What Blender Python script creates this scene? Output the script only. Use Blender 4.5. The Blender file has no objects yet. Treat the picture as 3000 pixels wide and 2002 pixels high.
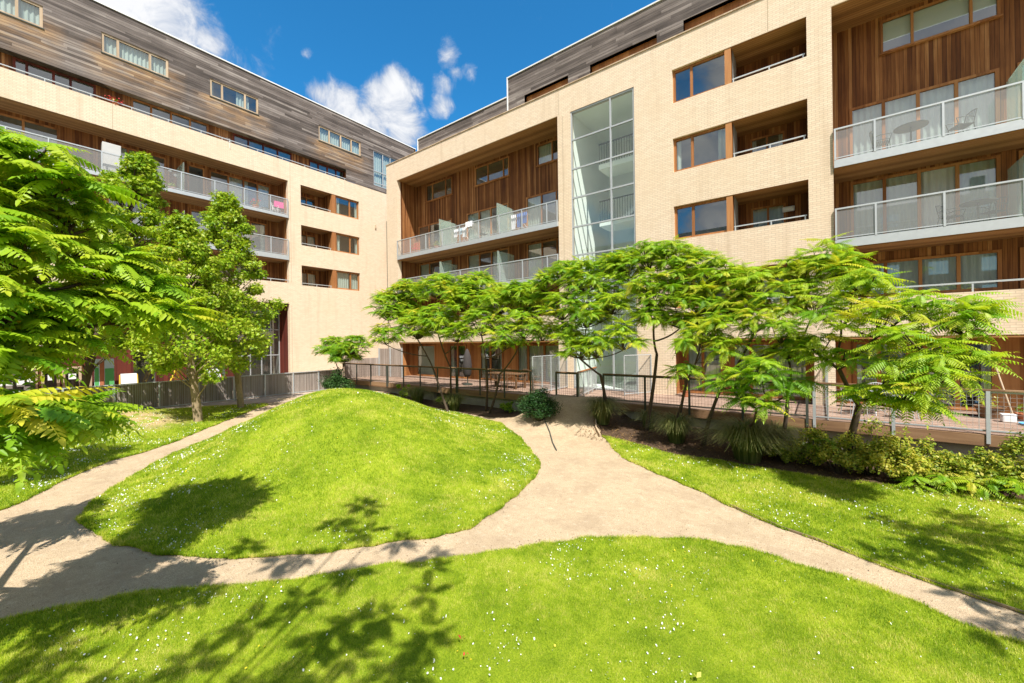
import bpy, math, random
import numpy as np
from mathutils import Vector, Matrix
random.seed(7); rng = np.random.default_rng(7)
S = bpy.context.scene
COL = S.collection
rad = math.radians

# ------------------------------------------------------------------ camera, sky, sun, exposure
EYE = Vector((0, 0, 3.2)); FOC = 928.0
roll = math.atan(0.0135)
fwd = Vector((-.605, .797, 0)).normalized(); rgt = Vector((fwd.y, -fwd.x, 0)); upv = Vector((0, 0, 1))
cam_r = rgt*math.cos(roll) - upv*math.sin(roll); cam_u = rgt*math.sin(roll) + upv*math.cos(roll)
cd = bpy.data.cameras.new('camera'); cam = bpy.data.objects.new('camera', cd); COL.objects.link(cam)
cam.matrix_world = Matrix(((cam_r.x, cam_u.x, -fwd.x, 0), (cam_r.y, cam_u.y, -fwd.y, 0), (cam_r.z, cam_u.z, -fwd.z, EYE.z), (0, 0, 0, 1)))
cd.sensor_width = 36; cd.lens = 36*FOC/2350; cd.shift_y = -2.3/2350; cd.clip_start = .05; cd.clip_end = 3000
S.camera = cam

SUN_AZ, SUN_EL = rad(51), rad(56)          # azimuth measured from -Y towards +X
sdir = Vector((math.sin(SUN_AZ)*math.cos(SUN_EL), -math.cos(SUN_AZ)*math.cos(SUN_EL), math.sin(SUN_EL)))
sl = bpy.data.lights.new('sun', 'SUN'); sl.energy = 4.6; sl.angle = rad(.53); sl.color = (1, .955, .89)
so = bpy.data.objects.new('sun', sl); so.rotation_euler = (-sdir).to_track_quat('-Z', 'Y').to_euler(); so.location = (8, -8, 25); COL.objects.link(so)

def ray(px, py):
    x = px-1175; y = 781.7-py
    xr = x*math.cos(roll)+y*math.sin(roll); yr = -x*math.sin(roll)+y*math.cos(roll)
    return (fwd + rgt*xr/FOC + upv*yr/FOC).normalized()

class N:
    """small helper for building node trees"""
    def __init__(s, tree): s.t = tree; s.n = tree.nodes; s.l = tree.links
    def put(s, sock, v):
        if isinstance(v, bpy.types.NodeSocket): s.l.new(v, sock)
        elif v is not None:
            if isinstance(v, (tuple, list)) and sock.type == 'RGBA' and len(v) == 3: v = (*v, 1)
            sock.default_value = v
    def node(s, kind, ins=None, out=0, **kw):
        n = s.n.new(kind)
        for k, v in kw.items(): setattr(n, k, v)
        for k, v in (ins or {}).items(): s.put(n.inputs[k], v)
        return n.outputs[out]
    def m(s, op, a, b=None, c=None, clamp=False):
        n = s.n.new('ShaderNodeMath'); n.operation = op; n.use_clamp = clamp
        s.put(n.inputs[0], a)
        if b is not None: s.put(n.inputs[1], b)
        if c is not None: s.put(n.inputs[2], c)
        return n.outputs[0]
    def mix(s, f, a, b, blend='MIX'):
        n = s.n.new('ShaderNodeMix'); n.data_type = 'RGBA'; n.blend_type = blend
        s.put(n.inputs[0], f); s.put(n.inputs[6], a); s.put(n.inputs[7], b); return n.outputs[2]
    def ramp(s, f, stops, interp='LINEAR'):
        n = s.n.new('ShaderNodeValToRGB'); n.color_ramp.interpolation = interp
        e = n.color_ramp.elements
        while len(e) < len(stops): e.new(.5)
        for i, (p, c) in enumerate(stops): e[i].position = p; e[i].color = (*c, 1) if len(c) == 3 else c
        s.put(n.inputs[0], f); return n.outputs[0]
    def rng(s, v, a, b, c=0, d=1, mode='SMOOTHSTEP'):
        n = s.n.new('ShaderNodeMapRange'); n.interpolation_type = mode
        for i, q in enumerate((v, a, b, c, d)): s.put(n.inputs[i], q)
        return n.outputs[0]

W = bpy.data.worlds.new('World'); S.world = W; W.use_nodes = True
w = N(W.node_tree); w.n.clear()
sky = w.n.new('ShaderNodeTexSky'); sky.sky_type = 'NISHITA'; sky.sun_disc = False
sky.sun_elevation = SUN_EL; sky.sun_rotation = math.atan2(sdir.x, sdir.y); sky.air_density = 1.0; sky.dust_density = .4; sky.ozone_density = 3.0
dirv = w.node('ShaderNodeTexCoord', out=0)
n1 = w.node('ShaderNodeTexNoise', {'Vector': dirv, 'Scale': 5.0, 'Detail': 9, 'Roughness': .6}, out=0)
n2 = w.node('ShaderNodeTexNoise', {'Vector': dirv, 'Scale': 17.0, 'Detail': 10, 'Roughness': .66, 'Distortion': .5}, out=0)
CL = [(885, 245, .07, 1.05), (910, 205, .05, 1.0), (845, 285, .07, 1.05), (925, 300, .06, .95), (790, 240, .055, .95), (735, 215, .035, .75), (290, 10, .10, 1.1), (380, 60, .05, .8), (478, 90, .035, .75), (250, -60, .14, 1.2),
      (1035, 125, .04, .62), (1045, 165, .03, .5), (1022, 195, .034, .5), (1017, 245, .034, .58), (1078, 155, .034, .55), (705, 122, .016, .45), (1500, -500, .3, .7), (2600, -300, .4, .7), (-700, 0, .5, .8), (3300, 300, .4, .8)]
acc = None
for px, py, r_, wt in CL:
    d = ray(px, py)
    dist = w.node('ShaderNodeVectorMath', {0: dirv, 1: tuple(d)}, out=1, operation='DISTANCE')
    f = w.rng(dist, 0.0, r_*1.45, wt, 0.0)
    acc = f if acc is None else w.m('MAXIMUM', acc, f)
# a few broken clouds for the half of the sky behind the camera as well
n3 = w.node('ShaderNodeTexNoise', {'Vector': dirv, 'Scale': 2.2, 'Detail': 6}, out=0)
back = w.node('ShaderNodeVectorMath', {0: dirv, 1: tuple(-fwd)}, out=1, operation='DOT_PRODUCT')
acc = w.m('MAXIMUM', acc, w.m('MULTIPLY', w.rng(back, -.1, .5), w.rng(n3, .28, .46, 0, 1.0)))
body = w.m('ADD', acc, w.m('MULTIPLY', w.m('SUBTRACT', n2, .5), 1.15))
body = w.m('ADD', body, w.m('MULTIPLY', w.m('SUBTRACT', n1, .5), 1.0))
mask = w.m('MULTIPLY', w.rng(body, .30, .80), w.rng(acc, .02, .2))
shade = w.rng(w.m('ADD', body, w.m('MULTIPLY', w.m('SUBTRACT', n2, .5), 1.2)), .45, 1.25)
cloud = w.mix(shade, (2.5, 2.85, 3.5, 1), (4.5, 4.55, 4.65, 1))
skyc = w.mix(1.0, sky.outputs[0], (.17, .74, .98, 1), 'MULTIPLY')
bg = w.n.new('ShaderNodeBackground'); bg.inputs[1].default_value = .12
w.put(bg.inputs[0], w.mix(mask, skyc, cloud))
wo = w.n.new('ShaderNodeOutputWorld'); w.l.new(bg.outputs[0], wo.inputs[0])

S.view_settings.view_transform = 'Standard'; S.view_settings.look = 'None'; S.view_settings.exposure = .86; S.view_settings.gamma = 1
S.cycles.max_bounces = 8; S.cycles.transparent_max_bounces = 16; S.cycles.diffuse_bounces = 4
S.cycles.use_adaptive_sampling = True; S.cycles.use_denoising = True
S.cycles.caustics_reflective = False; S.cycles.caustics_refractive = False

# ------------------------------------------------------------------ materials
M = {}
def mat(name):
    m = bpy.data.materials.new(name); m.use_nodes = True; t = N(m.node_tree); t.n.clear()
    o = t.n.new('ShaderNodeOutputMaterial'); M[name] = m; return t, o
def principled(t, o, **k):
    b = t.n.new('ShaderNodeBsdfPrincipled')
    for kk, v in k.items(): t.put(b.inputs[kk.replace('_', ' ')], v)
    t.l.new(b.outputs[0], o.inputs[0]); return b
def uvz(t):
    """along-the-wall coordinate (x+y) and height from world position"""
    p = t.node('ShaderNodeNewGeometry', out=0)
    s = t.n.new('ShaderNodeSeparateXYZ'); t.l.new(p, s.inputs[0])
    return p, t.m('ADD', s.outputs[0], s.outputs[1]), s.outputs[2], s.outputs[0], s.outputs[1]
def bump(t, b, h, dist=.01, st=.6):
    n = t.node('ShaderNodeBump', {'Strength': st, 'Distance': dist, 'Height': h}); t.l.new(n, b.inputs['Normal'])
def plain(name, col, rough=.6, metal=0, var=.12, scale=8, spec=.4):
    t, o = mat(name); p = t.node('ShaderNodeNewGeometry', out=0)
    n = t.node('ShaderNodeTexNoise', {'Vector': p, 'Scale': scale, 'Detail': 5}, out=0)
    c = t.mix(n, tuple(x*(1-var) for x in col), tuple(min(1, x*(1+var)) for x in col))
    b = principled(t, o, Base_Color=c, Roughness=rough, Metallic=metal, Specular_IOR_Level=spec); return t, b

def brick(name, c1, c2, mortar):
    t, o = mat(name); p, u, z, x, y = uvz(t)
    v = t.node('ShaderNodeCombineXYZ', {0: u, 1: z, 2: 0.0})
    bk = t.n.new('ShaderNodeTexBrick'); bk.offset = .5
    t.l.new(v, bk.inputs[0])
    for k, q in (('Color1', c1), ('Color2', c2), ('Mortar', mortar)): bk.inputs[k].default_value = (*q, 1)
    bk.inputs['Scale'].default_value = 1; bk.inputs['Brick Width'].default_value = .225; bk.inputs['Row Height'].default_value = .075
    bk.inputs['Mortar Size'].default_value = .009; bk.inputs['Mortar Smooth'].default_value = .3; bk.inputs['Bias'].default_value = -.2
    n = t.node('ShaderNodeTexNoise', {'Vector': p, 'Scale': .6, 'Detail': 6, 'Roughness': .65}, out=0)
    st = t.node('ShaderNodeTexNoise', {'Vector': t.node('ShaderNodeMapping', {'Vector': p, 'Scale': (3, 3, .25)}), 'Scale': 1.0, 'Detail': 5}, out=0)
    c = t.mix(t.rng(n, .35, .7, 0, .35), bk.outputs[0], (c1[0]*.86, c1[1]*.8, c1[2]*.72))
    c = t.mix(t.rng(st, .52, .78, 0, .4), c, (c1[0]*.62, c1[1]*.56, c1[2]*.5))
    b = principled(t, o, Base_Color=c, Roughness=.85, Specular_IOR_Level=.2)
    bump(t, b, bk.outputs[1], .006, -.6)
brick('cream_brick', (.77, .635, .475), (.675, .535, .385), (.52, .415, .305))

def boards(name, w_, stops, axis='u', seg=None, gap=.05, rough=.7, grain=14, dark=(.02, .012, .008), brown=None):
    t, o = mat(name); p, u, z, x, y = uvz(t)
    A = {'u': u, 'z': z, 'x': x, 'y': y}[axis]; B = z if axis != 'z' else u
    if axis in 'xy': B = y if axis == 'x' else x
    a = t.m('DIVIDE', A, w_); row = t.m('FLOOR', a); fr = t.m('FRACT', a)
    if seg:
        off = t.node('ShaderNodeTexWhiteNoise', {'W': row}, out=0, noise_dimensions='1D')
        b_ = t.m('ADD', t.m('DIVIDE', B, seg), t.m('MULTIPLY', off, 7.0)); sg = t.m('FLOOR', b_)
        rv = t.node('ShaderNodeTexWhiteNoise', {'Vector': t.node('ShaderNodeCombineXYZ', {0: row, 1: sg, 2: 0.0})}, out=0, noise_dimensions='3D')
    else:
        rv = t.node('ShaderNodeTexWhiteNoise', {'W': row}, out=0, noise_dimensions='1D')
    gs = (grain, grain, .7) if axis == 'u' else ((.8, .8, grain*2) if axis == 'z' else ((grain, .8, 1) if axis == 'x' else (.8, grain, 1)))
    g = t.node('ShaderNodeTexNoise', {'Vector': t.node('ShaderNodeMapping', {'Vector': p, 'Scale': gs}), 'Scale': 1.0, 'Detail': 5, 'Roughness': .65}, out=0)
    big = t.node('ShaderNodeTexNoise', {'Vector': p, 'Scale': .7, 'Detail': 3}, out=0)
    f = t.m('ADD', t.m('MULTIPLY', rv, .62), t.m('MULTIPLY', t.m('SUBTRACT', g, .5), 1.0)); f = t.m('ADD', f, t.m('MULTIPLY', t.m('SUBTRACT', big, .5), .5)); f = t.m('ADD', f, .19, clamp=True)
    c = t.ramp(f, stops)
    if brown:
        br = t.node('ShaderNodeAttribute', attribute_name='warm', out=2)
        bn = t.node('ShaderNodeTexNoise', {'Vector': t.node('ShaderNodeMapping', {'Vector': p, 'Scale': (.8, .8, 3)}), 'Scale': 1.4, 'Detail': 5}, out=0)
        c = t.mix(t.m('MULTIPLY', br, t.rng(bn, .35, .6, .25, 1)), c, t.ramp(f, brown))
    edge = t.m('MINIMUM', fr, t.m('SUBTRACT', 1.0, fr))
    gp = t.rng(edge, gap*.4, gap, 1, 0)
    c = t.mix(gp, c, dark)
    b = principled(t, o, Base_Color=c, Roughness=rough, Specular_IOR_Level=.3)
    bump(t, b, t.m('SUBTRACT', g, gp), .008, .5)
boards('brown_cladding', .105, [(0, (.07, .021, .006)), (.35, (.16, .055, .014)), (.65, (.29, .115, .034)), (1, (.50, .25, .095))], 'u')
boards('soffit_boards', .12, [(0, (.14, .05, .015)), (.5, (.27, .11, .034)), (1, (.42, .2, .075))], 'z', gap=.0)
boards('soffit_boards_x', .12, [(0, (.2, .09, .03)), (.5, (.34, .16, .055)), (1, (.46, .24, .095))], 'y', gap=.06)
boards('soffit_boards_y', .12, [(0, (.2, .10, .04)), (.5, (.33, .17, .07)), (1, (.45, .25, .11))], 'x', gap=.06)
boards('grey_cladding', .135, [(0, (.038, .029, .024)), (.3, (.088, .070, .059)), (.6, (.165, .135, .118)), (1, (.34, .295, .26))], 'z', seg=3.3, gap=.045, grain=8,
       brown=[(0, (.14, .075, .035)), (.5, (.34, .2, .095)), (1, (.55, .37, .19))])
boards('deck_boards', .14, [(0, (.19, .12, .085)), (.5, (.32, .215, .16)), (1, (.44, .32, .25))], 'y', seg=3.1, gap=.05)
boards('beam_timber', .28, [(0, (.13, .07, .035)), (.5, (.25, .145, .075)), (1, (.36, .23, .13))], 'z', seg=4.0, gap=.0, grain=5)
boards('screen_slats', .05, [(0, (.20, .155, .125)), (.5, (.36, .295, .25)), (1, (.52, .45, .40))], 'u', gap=.12)
boards('window_timber', .3, [(0, (.2, .075, .022)), (.5, (.36, .15, .05)), (1, (.52, .25, .09))], 'u', gap=0)
boards('pale_timber', .3, [(0, (.34, .24, .15)), (.5, (.48, .36, .24)), (1, (.6, .48, .34))], 'u', gap=0)
boards('red_timber', .2, [(0, (.05, .012, .008)), (.5, (.10, .02, .012)), (1, (.17, .035, .02))], 'u', gap=.03)
plain('galvanised', (.50, .53, .54), .45, .35, .12, 6); plain('slab_concrete', (.52, .52, .5), .8, 0, .1, 3)
plain('white_trim', (.74, .75, .75), .5, 0, .05); plain('dark_steel', (.075, .085, .07), .5, .3, .2)
plain('grey_frame', (.42, .44, .45), .45, .2, .08); plain('white_plaster', (.88, .91, .87), .9, 0, .05, 1)
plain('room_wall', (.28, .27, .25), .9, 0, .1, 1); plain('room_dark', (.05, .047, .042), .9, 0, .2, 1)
plain('white_plastic', (.8, .8, .8), .35); plain('dark_fabric', (.05, .042, .04), .9, 0, .2)
plain('terracotta', (.42, .15, .07), .8); plain('pink_cloth', (.75, .06, .3), .85, 0, .1); plain('blue_cloth', (.06, .16, .5), .85, 0, .15); plain('red_paint', (.55, .05, .03), .5)
plain('white_cloth', (.82, .83, .86), .9, 0, .06); plain('yellow_paint', (.75, .5, .05), .4); plain('paper', (.78, .78, .76), .8, 0, .04); plain('green_paint', (.1, .4, .12), .5); plain('orange_paint', (.7, .2, .04), .5)
plain('pale_blue', (.5, .66, .76), .6); plain('brown_wicker', (.16, .085, .04), .8, 0, .3, 40); plain('blue_tray', (.1, .35, .6), .5)
plain('soil', (.085, .055, .035), .95, 0, .5, 9, .1); plain('bark_dark', (.075, .052, .035), .9, 0, .35, 18); plain('bark_pale', (.27, .2, .12), .9, 0, .4, 12)
t, b = plain('concrete', (.30, .285, .255), .85, 0, .3, 2.2)
t, o = mat('curtain'); p, u, z, x, y = uvz(t)
n = t.node('ShaderNodeTexNoise', {'Vector': p, 'Scale': 1.2}, out=0)
principled(t, o, Base_Color=t.mix(n, (.48, .5, .46), (.66, .68, .64)), Roughness=.9)
t, o = mat('blind'); principled(t, o, Base_Color=(.75, .8, .8), Roughness=.8)

def glass(name, tint, refl, tr=(.82, .9, .87)):
    t, o = mat(name)
    ge = t.n.new('ShaderNodeNewGeometry'); cs = t.m('ABSOLUTE', t.node('ShaderNodeVectorMath', {0: ge.outputs['Normal'], 1: ge.outputs['Incoming']}, out=1, operation='DOT_PRODUCT'))
    fr = t.m('ADD', .04, t.m('MULTIPLY', .96, t.m('POWER', t.m('SUBTRACT', 1.0, cs), 5.0)))
    f = t.m('ADD', t.m('MULTIPLY', fr, refl), tint, clamp=True)
    tb = t.node('ShaderNodeBsdfTransparent', {'Color': tr}); gb = t.node('ShaderNodeBsdfGlossy', {'Color': (.95, .97, 1), 'Roughness': .015})
    mx = t.n.new('ShaderNodeMixShader'); t.put(mx.inputs[0], f); t.l.new(tb, mx.inputs[1]); t.l.new(gb, mx.inputs[2]); t.l.new(mx.outputs[0], o.inputs[0])
glass('window_glass', .10, 2.2); glass('stair_glass', .05, 1.1, (.93, .985, .955)); 
def veil(name, col, alpha, rough=.5):
    t, o = mat(name)
    tb = t.node('ShaderNodeBsdfTransparent', {'Color': (1, 1, 1)}); db = t.node('ShaderNodeBsdfPrincipled', {'Base Color': col, 'Roughness': rough})
    mx = t.n.new('ShaderNodeMixShader'); mx.inputs[0].default_value = alpha; t.l.new(tb, mx.inputs[1]); t.l.new(db, mx.inputs[2]); t.l.new(mx.outputs[0], o.inputs[0])
veil('perforated_mesh', (.42, .43, .43, 1), .36)
t, o = mat('frosted_glass')
tb = t.node('ShaderNodeBsdfTransparent', {'Color': (.85, .97, .92)}); db = t.node('ShaderNodeBsdfPrincipled', {'Base Color': (.72, .82, .76, 1), 'Roughness': .2}); tl = t.node('ShaderNodeBsdfTranslucent', {'Color': (.6, .8, .7, 1)})
a1 = t.n.new('ShaderNodeMixShader'); a1.inputs[0].default_value = .35; t.l.new(db, a1.inputs[1]); t.l.new(tl, a1.inputs[2])
mx = t.n.new('ShaderNodeMixShader'); mx.inputs[0].default_value = .30; t.l.new(tb, mx.inputs[1]); t.l.new(a1.outputs[0], mx.inputs[2]); t.l.new(mx.outputs[0], o.inputs[0])

def leaf(name, stops, trans=.4, rough=.42, spec=.35):
    t, o = mat(name)
    a = t.node('ShaderNodeAttribute', attribute_name='tint', out=2)
    c = t.ramp(a, stops)
    b = t.node('ShaderNodeBsdfPrincipled', {'Base Color': c, 'Roughness': rough, 'Specular IOR Level': spec})
    tc = t.mix(1.0, c, (1.0, .95, .45, 1), 'MULTIPLY'); tl = t.node('ShaderNodeBsdfTranslucent', {'Color': tc})
    mx = t.n.new('ShaderNodeMixShader'); mx.inputs[0].default_value = trans; t.l.new(b, mx.inputs[1]); t.l.new(tl, mx.inputs[2]); t.l.new(mx.outputs[0], o.inputs[0])
leaf('sumac_leaf', [(0, (.07, .20, .010)), (.35, (.18, .38, .014)), (.6, (.36, .54, .022)), (.82, (.48, .56, .03)), (1, (.66, .60, .05))], .5)
leaf('broad_leaf', [(0, (.06, .15, .012)), (.4, (.25, .44, .02)), (.75, (.46, .60, .035)), (1, (.50, .55, .07))], .48)
leaf('dark_leaf', [(0, (.010, .035, .008)), (.5, (.022, .07, .014)), (1, (.07, .15, .03))], .2, .55, .2)
leaf('shrub_leaf', [(0, (.08, .16, .02)), (.5, (.30, .40, .04)), (.8, (.52, .54, .07)), (1, (.66, .58, .10))], .45)
leaf('litter_leaf', [(0, (.06, .035, .018)), (.5, (.16, .095, .045)), (1, (.34, .22, .10))], .1, .8, .1)
leaf('reed_leaf', [(0, (.045, .075, .02)), (.5, (.10, .14, .035)), (1, (.26, .25, .09))], .3)
leaf('grass_blade', [(0, (.11, .22, .006)), (.35, (.28, .43, .010)), (.65, (.50, .60, .025)), (1, (.74, .68, .19))], .42, .5, .25)
leaf('petal', [(0, (.75, .6, .03)), (.2, (.8, .65, .05)), (.21, (.85, .85, .82)), (1, (.9, .9, .88))], .25)
leaf('red_leaf', [(0, (.5, .03, .03)), (1, (.8, .1, .08))], .3)

t, o = mat('lawn_turf'); p = t.node('ShaderNodeNewGeometry', out=0)
a = t.node('ShaderNodeTexNoise', {'Vector': p, 'Scale': 1.1, 'Detail': 5, 'Roughness': .6}, out=0)
bb = t.node('ShaderNodeTexNoise', {'Vector': p, 'Scale': 55, 'Detail': 4, 'Roughness': .7}, out=0)
c = t.ramp(t.m('ADD', t.m('MULTIPLY', a, .55), t.m('MULTIPLY', bb, .5)), [(.3, (.07, .11, .010)), (.5, (.17, .24, .012)), (.66, (.32, .38, .025)), (.8, (.46, .42, .12))])
br = t.node('ShaderNodeAttribute', attribute_name='bare', out=2)
bn = t.node('ShaderNodeTexNoise', {'Vector': p, 'Scale': 2.6, 'Detail': 6}, out=0)
c = t.mix(t.m('MULTIPLY', br, t.rng(bn, .35, .55)), c, (.42, .31, .16, 1))
b = principled(t, o, Base_Color=c, Roughness=.9, Specular_IOR_Level=.1); bump(t, b, bb, .02, .7)

t, o = mat('gravel'); p = t.node('ShaderNodeNewGeometry', out=0)
g1 = t.node('ShaderNodeTexNoise', {'Vector': p, 'Scale': 90, 'Detail': 6, 'Roughness': .75}, out=0)
g2 = t.node('ShaderNodeTexNoise', {'Vector': p, 'Scale': 1.3, 'Detail': 6, 'Roughness': .6}, out=0)
g3 = t.node('ShaderNodeTexVoronoi', {'Vector': p, 'Scale': 55.0}, out=0)
c = t.ramp(g1, [(.32, (.20, .14, .082)), (.5, (.46, .35, .222)), (.68, (.67, .54, .37))])
c = t.mix(t.rng(g2, .4, .7, 0, .6), c, (.34, .25, .16, 1))
g4 = t.node('ShaderNodeTexNoise', {'Vector': p, 'Scale': 6.5, 'Detail': 7, 'Roughness': .75}, out=0)
c = t.mix(t.rng(g4, .5, .72, 0, .6), c, (.30, .21, .13, 1)); c = t.mix(t.rng(g4, .46, .3, 0, .35), c, (.74, .62, .46, 1))
sp = t.node('ShaderNodeTexNoise', {'Vector': p, 'Scale': 24, 'Detail': 3}, out=0)
c = t.mix(t.rng(sp, .66, .74, 0, .5), c, (.22, .15, .09, 1))
b = principled(t, o, Base_Color=c, Roughness=.95, Specular_IOR_Level=.1); bump(t, b, t.m('ADD', g1, g3), .012, .6)

t, o = mat('pavers'); p, u, z, x, y = uvz(t)
bk = t.n.new('ShaderNodeTexBrick'); t.l.new(t.node('ShaderNodeCombineXYZ', {0: x, 1: y, 2: 0.0}), bk.inputs[0])
for k, q in (('Color1', (.42, .31, .23)), ('Color2', (.5, .4, .31)), ('Mortar', (.28, .22, .17))): bk.inputs[k].default_value = (*q, 1)
bk.inputs['Scale'].default_value = 1; bk.inputs['Brick Width'].default_value = .2; bk.inputs['Row Height'].default_value = .1; bk.inputs['Mortar Size'].default_value = .006
principled(t, o, Base_Color=bk.outputs[0], Roughness=.9)

# ------------------------------------------------------------------ object helpers
ORG = {}
def tag(o, label=None, cat=None, group=None, kind=None):
    for k, v in (('label', label), ('category', cat), ('group', group), ('kind', kind)):
        if v: o[k] = v
    return o
def thing(name, loc, label, cat, group=None, rz=0, scale=1):
    o = bpy.data.objects.new(name, None); COL.objects.link(o); o.location = loc; o.rotation_euler.z = rz; o.scale = (scale,)*3
    ORG[o.name] = Vector(loc); o.empty_display_size = .2
    return tag(o, label, cat, group)
def origin(p):
    return ORG.get(p.name, Vector((0, 0, 0))) if p else Vector((0, 0, 0))
def fastmesh(name, V, F, material, parent=None, attrs=None, smooth=False, local=False):
    """V (n,3) array in world coordinates (or the parent's own when local), F (m,k) array"""
    V = np.asarray(V, np.float64); F = np.asarray(F, np.int32); k = F.shape[1]
    me = bpy.data.meshes.new(name); me.vertices.add(len(V)); me.loops.add(F.size); me.polygons.add(len(F))
    off = Vector((0, 0, 0)) if local or parent is None else origin(parent)
    me.vertices.foreach_set('co', (V-np.array(off)).astype(np.float32).ravel())
    me.loops.foreach_set('vertex_index', F.ravel())
    me.polygons.foreach_set('loop_start', np.arange(0, F.size, k, dtype=np.int32))
    try: me.polygons.foreach_set('loop_total', np.full(len(F), k, np.int32))
    except Exception: pass
    for an, av in (attrs or {}).items():
        at = me.attributes.new(an, 'FLOAT', 'POINT'); at.data.foreach_set('value', np.asarray(av, np.float32))
    if smooth: me.polygons.foreach_set('use_smooth', np.ones(len(F), bool))
    me.update(calc_edges=True); me.validate(); me.materials.append(M[material])
    o = bpy.data.objects.new(name, me); COL.objects.link(o)
    if parent: o.parent = parent; ORG[o.name] = off if not local else Vector((0, 0, 0))
    return o
class MB:
    def __init__(s): s.v = []; s.f = []
    def quad(s, a, b, c, d):
        i = len(s.v); s.v += [a, b, c, d]; s.f.append((i, i+1, i+2, i+3)); return s
    def box(s, x0, x1, y0, y1, z0, z1):
        x0, x1 = sorted((x0, x1)); y0, y1 = sorted((y0, y1)); z0, z1 = sorted((z0, z1))
        i = len(s.v); s.v += [(x, y, z) for z in (z0, z1) for y in (y0, y1) for x in (x0, x1)]
        for q in ((0, 2, 3, 1), (4, 5, 7, 6), (0, 1, 5, 4), (2, 6, 7, 3), (0, 4, 6, 2), (1, 3, 7, 5)): s.f.append(tuple(i+k for k in q))
        return s
    def bar(s, a, b, w_, h_=None):
        a = Vector(a); b = Vector(b); d = (b-a).normalized(); h_ = h_ or w_
        u = d.cross(Vector((0, 0, 1))); u = u.normalized() if u.length > 1e-3 else Vector((1, 0, 0)); v = u.cross(d)
        i = len(s.v)
        for p in (a, b):
            for su, sv in ((-1, -1), (1, -1), (1, 1), (-1, 1)): s.v.append(tuple(p+u*su*w_/2+v*sv*h_/2))
        for q in ((3, 2, 1, 0), (4, 5, 6, 7), (0, 1, 5, 4), (1, 2, 6, 5), (2, 3, 7, 6), (3, 0, 4, 7)): s.f.append(tuple(i+k for k in q))
        return s
    def tube(s, pts, rs, n=6, cap=True):
        pts = [Vector(p) for p in pts]; base = len(s.v); ref = Vector((.3, .9, .1))
        for k, p in enumerate(pts):
            d = (pts[min(k+1, len(pts)-1)]-pts[max(k-1, 0)]).normalized()
            u = d.cross(ref).normalized(); v = d.cross(u)
            r = rs[k] if hasattr(rs, '__len__') else rs
            for j in range(n):
                a = 2*math.pi*j/n; s.v.append(tuple(p+(u*math.cos(a)+v*math.sin(a))*r))
        for k in range(len(pts)-1):
            for j in range(n):
                a = base+k*n+j; b = base+k*n+(j+1) % n; s.f.append((a, b, b+n, a+n))
        if cap:
            s.f.append(tuple(base+j for j in range(n))[::-1]); s.f.append(tuple(base+(len(pts)-1)*n+j for j in range(n)))
        return s
    def lathe(s, c, prof, n=16):
        base = len(s.v)
        for r, z in prof:
            for j in range(n):
                a = 2*math.pi*j/n; s.v.append((c[0]+r*math.cos(a), c[1]+r*math.sin(a), c[2]+z))
        for k in range(len(prof)-1):
            for j in range(n):
                a = base+k*n+j; b = base+k*n+(j+1) % n; s.f.append((a, b, b+n, a+n))
        return s
    def build(s, name, material, parent=None, smooth=False, local=False, bevel=0):
        off = Vector((0, 0, 0)) if local or parent is None else origin(parent)
        me = bpy.data.meshes.new(name); me.from_pydata([tuple(Vector(v)-off) for v in s.v], [], s.f); me.validate(); me.update()
        me.materials.append(M[material])
        if smooth: me.polygons.foreach_set('use_smooth', [True]*len(me.polygons))
        o = bpy.data.objects.new(name, me); COL.objects.link(o)
        if parent: o.parent = parent; ORG[o.name] = off
        if bevel:
            bm = o.modifiers.new('bevel', 'BEVEL'); bm.width = bevel; bm.segments = 1; bm.limit_method = 'ANGLE'
        return o
def copy_tree(o, parent=None):
    c = o.copy(); COL.objects.link(c)
    if parent is not None: c.parent = parent
    for ch in [q for q in o.children]: copy_tree(ch, c)
    return c
# ------------------------------------------------------------------ terrain
MH, MP, ME = 1.55, 1.12, 1.9
MOUND = np.array([(-10.97,1.11),(-10.54,1.09),(-9.35,1.26),(-8.46,1.53),(-7.63,1.87),(-7.01,2.29),(-6.27,2.98),(-5.63,3.68),(-5.04,4.5),(-4.81,5.08),(-4.89,6.02),(-5.07,7.0),(-5.39,7.97),(-5.67,8.59),(-6.65,9.63),(-7.9,10.69),(-9.0,11.4),(-9.6,11.8),(-10.3,12.1),(-11.3,12.5),(-13.2,13.0),(-15.5,13.1),(-18,12.5),(-19.8,11.2),(-20.3,9.6),(-19.4,7.6),(-17.96,6.01),(-16.84,5.04),(-15.25,3.47),(-13.39,2.2),(-11.98,1.4)])
MC = np.array([-12.75, 7.1])
_ma = np.arctan2(MOUND[:,1]-MC[1], MOUND[:,0]-MC[0]); _mr = np.hypot(MOUND[:,0]-MC[0], MOUND[:,1]-MC[1])
_o = np.argsort(_ma); _ma = _ma[_o]; _mr = _mr[_o]
_ma = np.concatenate([_ma[-3:]-2*math.pi, _ma, _ma[:3]+2*math.pi]); _mr = np.concatenate([_mr[-3:], _mr, _mr[:3]])
def sst(a, b, x):
    t = np.clip((x-a)/(b-a), 0, 1); return t*t*(3-2*t)
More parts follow.
